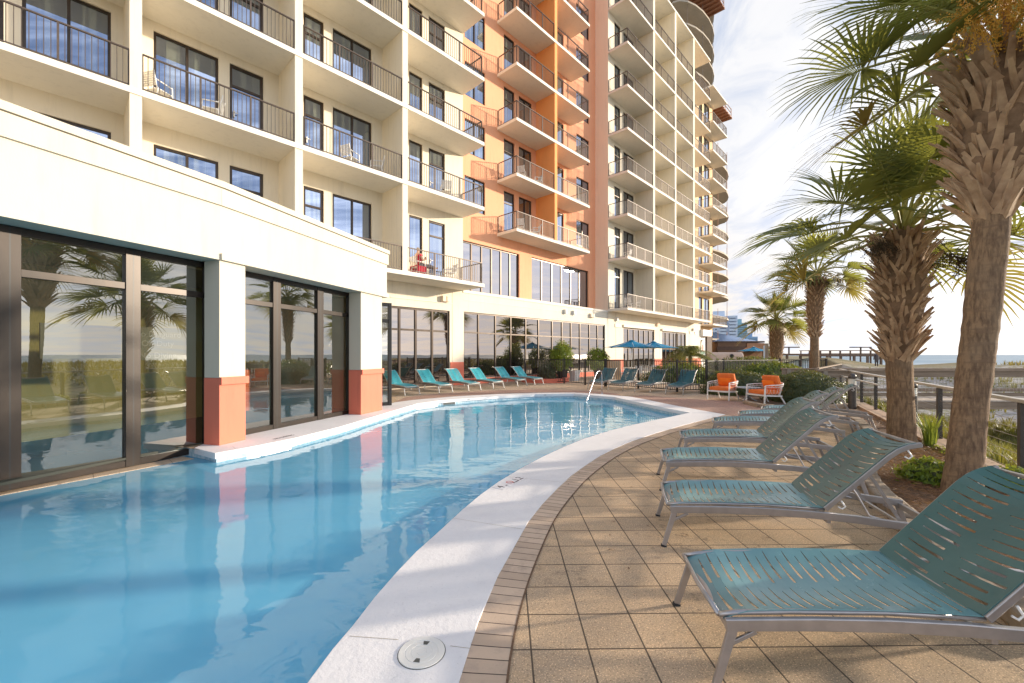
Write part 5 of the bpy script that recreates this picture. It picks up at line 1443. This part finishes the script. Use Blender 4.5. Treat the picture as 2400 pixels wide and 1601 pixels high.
# dune grass
m_ = MB(); rng = random.Random(23)
def scatter(mb, n, dr, tr_, h, w, cl=7, keep=None):
    for i in range(n):
        d = rng.uniform(*dr); t = rng.uniform(*tr_); p = K0 + KD * t + KM * d; x, y = p
        if keep and not keep(x, y): continue
        blades(mb, (x, y, dune_h(x, y, d) - .02), cl, h * rng.uniform(.6, 1.2), .25, w, rng, .6)
scatter(m_, 5200, (.3, 5.5), (6, 32), .36, .014, 9)
scatter(m_, 3600, (5, 20), (6, 50), .42, .026, 7, keep=lambda x, y: noise.noise(Vector((x * .35, y * .35, 1))) > -.12)
tag(m_.build('dune_grass', 'dune_leaf'), 'green and straw coloured grass and creepers on the slope beyond the cable railing', 'grass', kind='stuff')
m_ = MB()
scatter(m_, 11000, (16, 62), (20, 110), .55, .045, 5, keep=lambda x, y: 34 < math.hypot(x, y) < 78)
tag(m_.build('sea_oats', 'dune_gold'), 'golden sea oats along the crest of the far dune', 'grass', kind='stuff')

# ------------------------------------------------------------------ kerbs and edging stones
m_ = MB(); KN = KM
a = K0 + KD * 8; b = K0 + KD * 28.4
def P3(p, z): return (p.x, p.y, z)
m_.bar(P3(a + KM * -.10, .035), P3(b + KM * -.10, .035), .34, .09)
o = m_.build('timber_kerb', 'kerb_wood'); tag(o, 'long tan timber kerb running under the cable railing', 'kerb')
def stones(pl, label, w_=.20, h=.13, L0=.32, name='edging_stones'):
    e = empty(name, (*pl[0], 0), 0, label, 'edging'); rng = random.Random(3); O = Vector((*pl[0], 0))
    for i in range(len(pl) - 1):
        a, b = Vector(pl[i]), Vector(pl[i + 1]); n = max(1, round((b - a).length / L0))
        for k in range(n):
            p, q = a.lerp(b, (k + .03) / n), a.lerp(b, (k + .97) / n); m = MB(); hh = h * rng.uniform(.85, 1.1); j = rng.uniform(-.012, .012)
            m.bar((p.x - O.x + j, p.y - O.y, hh / 2), (q.x - O.x + j, q.y - O.y, hh / 2), w_, hh); m.build('stone', 'edging_stone', e, bevel=.025)
stones([(2.9, 2.3), (3.55, 3.8), (4.12, 4.9), (5.1, 6.2), (6.35, 7.4), (7.3, 8.85), (8.25, 10.4)], 'row of rough tan edging stones between the pavers and the pine straw')
stones([(7.45, 13.6), (7.35, 12.6), (7.75, 11.95), (8.4, 12.0), (9.3, 12.35), (10.6, 12.9)], 'tan edging stones curving round the front of the large round hedge', .2, .12, .42)
m_ = MB(); 
struct(sheet([[(7.5, 13.5), (7.45, 12.65), (7.8, 12.05), (8.4, 12.1), (9.3, 12.4), (10.7, 13.0), (12.9, 17.0), (15, 21.5), (10, 19.8), (8.4, 17.8), (8.4, 15.2)]], .03), 'hedge_bed', 'soil')

# ------------------------------------------------------------------ cable railing
e = empty('cable_railing', (6.27, 5.24, 0), 0, 'bronze cable railing with pale top rail running away along the dune', 'railing'); O = Vector((6.27, 5.24, 0))
KD3 = Vector((.493, .870, 0)); S0 = O - KD3 * 6.0
def rp(t, z=0): return KD3 * t + Vector((0, 0, z))
m_ = MB(); m_.bar(rp(-6, 1.0), rp(15.1, 1.0), .09, .045); m_.build('top_rail', 'pale_rail', e, bevel=.008)
m_ = MB()
for z in [.12 + .105 * i for i in range(8)]: m_.tube([rp(-6, z), rp(15.1, z)], .004, 4)
m_.build('cable', 'cable', e)
ppos = [-5.3, -2.7, 0.0, 2.7, 5.75, 7.25, 9.0, 10.8, 12.6, 14.2, 15.1]
for t_ in ppos:
    m_ = MB(); m_.bar(rp(t_, -.15), rp(t_, .975), .065, .075, up=KD3); m_.bar(rp(t_, .0), rp(t_, .012), .15, .15, up=KD3); m_.build('post', 'bollard_bronze', e)
m_ = MB(); m_.bar(rp(5.6, .84) + Vector((-.25, .12, 0)), rp(14.2, .84) + Vector((-.25, .12, 0)), .05, .035)
for t_ in (5.75, 7.25, 9.0, 10.8, 12.6, 14.2): m_.bar(rp(t_, .84), rp(t_, .84) + Vector((-.25, .12, 0)), .02, .02)
m_.build('hand_rail', 'pale_rail', e)

# ------------------------------------------------------------------ boardwalk over the dune
e = empty('boardwalk', (10.4, 14.6, 0), 0, 'raised grey timber boardwalk with mesh railings crossing the dune behind the cable railing', 'boardwalk')
X0, X1 = 0, 22
m_ = MB()
for i in range(13): m_.box(X0 - 1.5, X1, .0 + i * .142, .0 + i * .142 + .134, -.04, .0)
m_.build('deck_boards', 'wood_deck', e)
m_ = MB(); m_.box(X0 - 1.5, X1, -.06, -.01, -.30, -.042); m_.box(X0 - 1.5, X1, 1.86, 1.91, -.30, -.042); m_.build('beam', 'wood_grey', e)
for y in (-.03, 1.88):
    m_ = MB(); m_.box(X0, X1, y - .08, y + .08, 1.0, 1.04); m_.box(X0, X1, y - .025 - .02, y - .02, .80, .995); m_.box(X0, X1, y - .03, y - .0, .14, .27); m_.build('guard_rail', 'wood_grey', e)
    m_ = MB()
    for z in [.30 + .1 * i for i in range(6)]: m_.bar((X0, y, z), (X1, y, z), .006, .006)
    for i in range(int((X1 - X0) / .12)): m_.bar((X0 + i * .12, y, .27), (X0 + i * .12, y, .80), .005, .005)
    m_.build('wire_mesh', 'cable', e)
    for i in range(10):
        m_ = MB(); x = X0 + .25 + i * 2.35; big = i in (3,); w_ = .07
        m_.box(x - w_, x + w_, y - .09, y - .09 + .14 if y < 1 else y + .05, -2.2, .999); m_.build('post', 'wood_post', e)
# walkway railing joining from the patio
e = empty('boardwalk_ramp', (13.2, 17.2, 0), 0, 'timber picket railing and gate posts where the boardwalk meets the patio, beside the slender palm', 'railing')
m_ = MB(); a_, b_ = Vector((-2.6, -2.4, 0)), Vector((3.6, 4.6, 0)); m_.bar(a_ + Vector((0, 0, 1.08)), b_ + Vector((0, 0, 1.08)), .09, .04); m_.build('top_rail', 'wood_grey', e)
n = 22
for i in range(n + 1):
    p = a_.lerp(b_, i / n); m_ = MB(); m_.bar(p + Vector((0, 0, -.3)), p + Vector((0, 0, 1.06)), .10 if i % 6 == 0 else .05, .10 if i % 6 == 0 else .04); m_.build('post' if i % 6 == 0 else 'baluster', 'wood_post', e)

# ------------------------------------------------------------------ bollard lights
def make_bollard():
    t = empty('bollard_light')
    m_ = MB(); m_.lathe([(.10, 0), (.10, .70)], 24); m_.build('post', 'bollard_bronze', t, smooth=False)
    m_ = MB()
    for i in range(5): m_.lathe([(.094, .702 + i * .034), (.094, .722 + i * .034), (.082, .727 + i * .034), (.082, .736 + i * .034)], 24)
    m_.build('lens', 'bollard_lens', t)
    m_ = MB(); m_.lathe([(.101, .872), (.101, .92), (.095, .96), (.07, 1.0), (.035, 1.02), (.01, 1.024)], 24); m_.build('cap', 'bollard_bronze', t, smooth=True); return t
bo = make_bollard(); setlabel(bo, 'bronze bollard light with domed cap at the end of the right lounger row', (9.85, 12.35, 0), 0); tag(bo, cat='bollard light', group='bollard lights')
for (x, y, l_) in ((8.42, 9.0, 'bronze bollard light half hidden behind the thick palm trunk'), (5.9, 27.6, 'bollard light behind the fence beside the right lime shrub'), (12.0, 25.6, 'bollard light behind the fence right of the last dark teal lounger')):
    setlabel(copy_tree(bo), l_, (x, y, 0), 0)
# small patio things behind the fence
tp = empty('tan_screen', (6.15, 25.9, .004), R(20), 'tan ribbed cabinet against the coral column behind the fence', 'cabinet')
m_ = MB(); m_.box(-.36, .36, -.22, .22, .04, 1.18); m_.build('body', 'tan_panel', tp, bevel=.02)
m_ = MB()
for i in range(9): m_.box(-.34 + i * .077, -.30 + i * .077, -.235, -.222, .08, 1.12)
m_.build('rib', 'tan_panel', tp)
m_ = MB(); m_.box(-.38, .38, -.24, .24, 1.181, 1.22); m_.build('lid', 'brown_wood', tp)
wb = empty('planter', (3.75, 25.6, .004), 0, 'pale square planter behind the fence between the two lime shrubs', 'planter')
m_ = MB(); m_.lathe([(.26, 0), (.34, .62), (.31, .62), (.30, .5)], 4); m_.build('pot', 'white_paint', wb); m_ = MB(); m_.lathe([(.05, .5), (.28, .56)], 4); m_.build('soil', 'soil', wb)
for i, (x, y) in enumerate(((3.0, 25.35), (5.5, 27.15))):
    t_ = empty('planter', (x, y, .004), 0, 'dark round pot under the %s lime green shrub' % ('left', 'right')[i], 'planter'); m_ = MB(); m_.lathe([(.24, 0), (.33, .6), (.36, .62), (.36, .68), (.31, .68), (.30, .6)], 20); m_.build('pot', 'fence_black', t_)
pe = empty('planter_ring', (1.9, 24.6, .004), 0, 'low coral curved planter edge behind the picket fence', 'planter')
m_ = MB(); m_.lathe([(1.35, 0), (1.35, .22), (1.15, .22), (1.15, .16)], 36); m_.build('rim', 'coral', pe)
# ------------------------------------------------------------------ post, hut, ramp roofs, pod
m_ = empty('sign_post', (17.95, 30.1, 0), R(-20), 'tall square wooden post with a pale board on its left side, before the short palm', 'post')
q = MB(); q.box(-.11, .11, -.11, .11, 0, 2.35); q.build('post', 'wood_post', m_); q = MB(); q.box(-.19, -.112, -.12, .02, .7, 2.2); q.build('board', 'tower_white', m_)
hut = empty('beach_hut', (27.6, 52, 0), RZ * 0 + R(-8), 'low brown and tan timber hut with a tall doorway at the end of the hotel', 'building')
q = MB(); q.box(-2.4, .9, 0, 4, 0, 3.0); q.build('wall', 'brown_wood', hut); q = MB(); q.box(.95, 2.9, -.1, 4, 0, 2.95); q.build('side_wall', 'terracotta', hut)
q = MB(); q.box(.35, .93, -.12, -.01, 0, 2.1); q.build('door', 'tan', hut); q = MB(); q.box(-2.5, .9, -.06, -.01, 2.1, 2.55); q.box(-2.5, 2.95, -.08, 4.1, 3.01, 3.2); q.build('fascia', 'brown_wall', hut)
q = MB(); q.add([(-.6, 3, 3.1), (3.9, 3, 3.1), (3.9, 9, 3.1), (-.6, 9, 3.1), (-.6, 6, 4.9)], [(0, 1, 4), (1, 2, 4), (2, 3, 4), (3, 0, 4)]); 
rfh = empty('blue_roofed_house', (31.5, 60, 0), R(-8), 'pale blue house with a sloping blue metal roof behind the timber hut', 'building')
q = MB(); q.box(-3.2, 2.8, 0, 6, 0, 3.4); q.build('wall', 'tower_white', rfh)
q = MB()
for i in range(14):
    x = -3.8 + i * .5
    q.add([(x, -.7, 3.25 + max(0, 0)), (x + .47, -.7, 3.25), (x + .47, 3.2, 5.2 - .0 - max(0, (x + 3.8)) * .22), (x, 3.2, 5.2 - max(0, (x + 3.8)) * .22)], [(0, 1, 2, 3)]); q.bar((x, -.7, 3.27), (x, 3.2, 5.22 - max(0, (x + 3.8)) * .22), .05, .06)
q.build('roof', 'blue_roof', rfh)
rp_ = empty('ramp_roof', (25.2, 44.6, 0), R(5), 'sloping brown shingle roof of a low shed left of the far blue parasol', 'building')
q = MB(); q.add([(-1.6, 0, .6), (.9, 0, 2.35), (1.5, .0, 2.35), (-.6, .0, .6), (-1.6, 2.5, .6), (.9, 2.5, 2.35), (1.5, 2.5, 2.35), (-.6, 2.5, .6)], [(3, 2, 1, 0), (4, 5, 6, 7), (0, 1, 5, 4), (1, 2, 6, 5), (2, 3, 7, 6), (3, 0, 4, 7)]); q.build('roof', 'terracotta', rp_)
q = MB(); q.box(-1.0, 1.3, .1, 2.4, 0, .62); q.bar((1.2, .1, .6), (1.2, .1, 2.3), .12, .12); q.build('wall', 'brown_wood', rp_)
pp = empty('storage_pod', (17.6, 35.3, 0), R(-10), 'small pinkish rounded box with a dark vent behind the date palm', 'box')
q = MB(); q.box(-1.3, 1.3, -.6, .6, 0, 1.75); q.build('body', 'pink_pod', pp, bevel=.2); q = MB(); q.tube([(.35, -.61, 1.45), (.35, -.63, 1.45)], .16, 16); q.build('vent', 'frame_black', pp)

# ------------------------------------------------------------------ pier on the beach, flag, stroller
e = empty('beach_pier', (70, 92, 0), R(-2), 'long dark timber dune walkover with railings on the horizon', 'pier')
def zp(y, Y): return 1.57 + (831 - y) / 1000 * Y
q = MB(); q.box(-6, 11.8, 0, 3, 1.15, 1.4); q.build('deck', 'brown_wood', e)
q = MB(); q.box(-6, 11.6, 0, .12, 2.35, 2.5); q.box(-6, 11.6, 2.9, 3, 2.35, 2.5); q.box(-6, 11.6, 0, .1, 1.8, 1.9); q.build('guard_rail', 'brown_wood', e)
for i in range(9): q = MB(); q.box(-5.8 + i * 2.15, -5.6 + i * 2.15, -.05, .15, -2, 2.45); q.box(-5.8 + i * 2.15, -5.6 + i * 2.15, 2.85, 3, -2, 2.45); q.build('post', 'brown_wood', e)
q = MB(); q.bar((11.6, 0, 1.3), (15.5, 0, -.6), .1, .3); q.bar((11.6, 0, 2.45), (15.5, 0, .5), .12, .14); q.bar((11.6, 3, 1.3), (15.5, 3, -.6), .1, .3); q.build('stair', 'brown_wood', e)
e = empty('long_pier', (118, 165, 0), 0, 'thin far pier with lamp posts standing over the water', 'pier')
q = MB(); q.box(-18, 26, 0, 4, 1.2, 1.9); q.build('deck', 'brown_wood', e)
for i in range(9): q = MB(); q.box(-17 + i * 5.2, -16.3 + i * 5.2, 0, .6, -4, 1.2); q.build('pile', 'brown_wood', e)
q = MB(); q.box(-14, -6, 1, 2, 4.2, 4.6); q.box(14, 22, 1, 2, 4.2, 4.6); q.box(-10.2, -9.8, 1.2, 1.6, 1.9, 4.2); q.box(17.8, 18.2, 1.2, 1.6, 1.9, 4.2); q.build('shelter', 'brown_wall', e)
e = empty('beach_flag', (52, 49.5, -1.5), 0, 'pale flag on a thin pole standing on the beach between the two near palms', 'flag')
q = MB(); q.tube([(0, 0, 0), (0, 0, 4.1)], .03, 6); q.build('pole', 'white_paint', e); q = MB()
for i in range(5): q.quad((i * .12, .05 * math.sin(i), 3.75 - .03 * i), ((i + 1) * .12, .05 * math.sin(i + 1), 3.72 - .03 * i), ((i + 1) * .12, .05 * math.sin(i + 1), 4.07 - .03 * i), (i * .12, .05 * math.sin(i), 4.1 - .03 * i))
q.build('cloth', 'white_paint', e)
gp2 = empty('person', (37.6, 44, .15), 0, 'small dark figure standing on the dune beyond the boardwalk', 'person')
skinned('body', [(0, 0, .92), (0, 0, 1.2), (0, 0, 1.42), (0, 0, 1.52), (0, 0, 1.64), (.2, 0, 1.38), (.27, 0, 1.1), (.25, .05, .85), (-.2, 0, 1.38), (-.27, 0, 1.1), (-.25, .05, .85), (.1, 0, .86), (.11, 0, .48), (.11, 0, .06), (.12, -.14, .03), (-.1, 0, .86), (-.12, 0, .48), (-.13, 0, .06), (-.14, -.14, .03)],
        [(0, 1), (1, 2), (2, 3), (3, 4), (2, 5), (5, 6), (6, 7), (2, 8), (8, 9), (9, 10), (0, 11), (11, 12), (12, 13), (13, 14), (0, 15), (15, 16), (16, 17), (17, 18)],
        [.15, .15, .13, .06, .10, .06, .045, .035, .06, .045, .035, .10, .065, .045, .04, .10, .065, .045, .04], 'figure_grey', gp2, sub=1)

# ------------------------------------------------------------------ tower under construction
tw_ = empty('unfinished_tower', tuple(HW(60, -12.9)), RZ, 'unfinished concrete tower with wavy floor slabs, props and hanging platforms behind the hotel', 'building')
def outline(k):
    ph = .0; pl = []
    for i in range(33):
        y = 16 - 26 * i / 32.0          # local y (inward +), front end at -10
        t_ = i / 32
        x = -1.0 + 2.2 * math.sin(t_ * 2 * pi * 1.15 + .6) * (1 if t_ < .8 else (1 - t_) / .2)
        pl.append((x, y * .62 + .2))
    front = pl[-1]
    arc = [(front[0] + 6.5 - 6.5 * math.cos(a), front[1] - 2.6 * math.sin(a)) for a in [pi * j / 10 for j in range(1, 11)]]
    return pl + arc + [(18, 0), (18, 10.2), (5, 10.2)]
for k in range(0, 19):
    z = 3.6 + k * 3.15
    q = MB(); pl = [(x + (.0 if z > 30 else .9), y + (.6 if z > 30 else -1.2)) for x, y in outline(k)]; q.prism(pl, z, z + .24); sl_ = q.build('floor_slab', 'concrete', tw_, fixn=True)
    q = MB(); rng = random.Random(k)
    for i in range(2, 42, 2):
        if i < len(pl): x, y = pl[i]; q.bar((x + .25, y + .15, z + .24), (x + .25, y + .15, z + 3.1 if rng.random() < .75 else z + 1.4), .05, .05)
    q.build('prop', 'rail_bronze' if k > 9 else 'formwork', sl_)
q = MB(); q.box(3.2, 17, 1.5, 9, 0, 62); q.build('core', 'concrete', tw_)
for k in (6, 9, 13, 16):
    for x in (2.5, 9.5): pass
q = MB()
for x in (4, 11):
    for y in (-3.2, 4): q.box(x - .35, x + .35, y - .35, y + .35, 0, 60)
q.build('column', 'concrete', tw_)
for (z, x, y, m) in ((36.0, 2.4, -8.6, 'formwork'), (52.6, 2.4, -7.6, 'formwork'), (56.0, 2.2, -7.8, 'formwork')):
    q = MB(); q.box(x - .4, x + 5.2, y - 1.9, y + 1.6, z + .26, z + .42)
    for i in range(7): q.box(x - .4 + i * .88, x - .2 + i * .88, y - 2.0, y + 1.6, z + .0, z + .258)
    for xx in (x - .35, x + 2.4, x + 5.1): q.bar((xx, y - 1.85, z + .4), (xx, y - 1.85, z + 1.6), .08, .08)
    for yy in (-1.85, 1.5): q.bar((x - .35, y + yy, z + 1.5), (x + 5.1, y + yy, z + 1.5), .07, .07); q.bar((x - .35, y + yy, z + .95), (x + 5.1, y + yy, z + .95), .07, .07)
    q.build('platform', m, tw_)
q = MB()
for i in range(12): q.bar((.1 + i * .5, -6.2, 6.9), (.1 + i * .5, -6.2, 8.0), .07, .07)
for z in (6.95, 7.5, 8.0): q.bar((0, -6.2, z), (6, -6.2, z), .09, .12)
q.build('edge_barrier', 'red_paint', tw_)

# ------------------------------------------------------------------ distant towers, haze put into their wall colours
def far_tower(name, x, y, w_, dpt, h, m, label, nf, style):
    t = empty(name, (x, y, 0), R(-26), label, 'building')
    q = MB(); q.box(0, w_, 0, dpt, -1, h); q.box(w_ * .1, w_ * .55, dpt * .3, dpt * .8, h, h + 2.5); q.build('wall', m, t)
    def wn(a, b, c, d):
        q = MB(); q.box(w_ * a, w_ * b, -.05, -.01, c, d); q.build('window', 'tower_glass', t)
    for k in range(nf):
        z0 = 2 + (h - 3) * k / nf; hh = (h - 3) / nf
        if style == 'balcony':
            for (a, b) in ((.38, .60), (.72, .94)): wn(a, b, z0 + hh * .12, z0 + hh * .80)
            for (a, b) in ((.08, .14), (.2, .26)): wn(a, b, z0 + hh * .35, z0 + hh * .75)
        else: wn(.06, .94, z0 + hh * .3, z0 + hh * .75)
    if style == 'balcony':
        for k in range(nf + 1):
            z0 = 2 + (h - 3) * k / nf
            for (a, b) in ((.36, .62), (.70, .96)): q = MB(); q.box(w_ * a, w_ * b, -1.3, -.06, z0, z0 + .9); q.build('balcony', m, t)
    return t
far_tower('apartment_tower', 88, 190, 11, 10, 18.5, 'tower_white', 'distant white apartment tower tinted for haze with stacked balconies, nearest the hotel', 11, 'balcony')
far_tower('apartment_tower', 131, 250, 6, 9, 20, 'tower_teal', 'distant teal tower between the other two', 14, 'bands')
far_tower('apartment_tower', 144, 262, 6, 9, 12.5, 'tower_blue', 'lowest and farthest right of the distant towers', 9, 'bands')
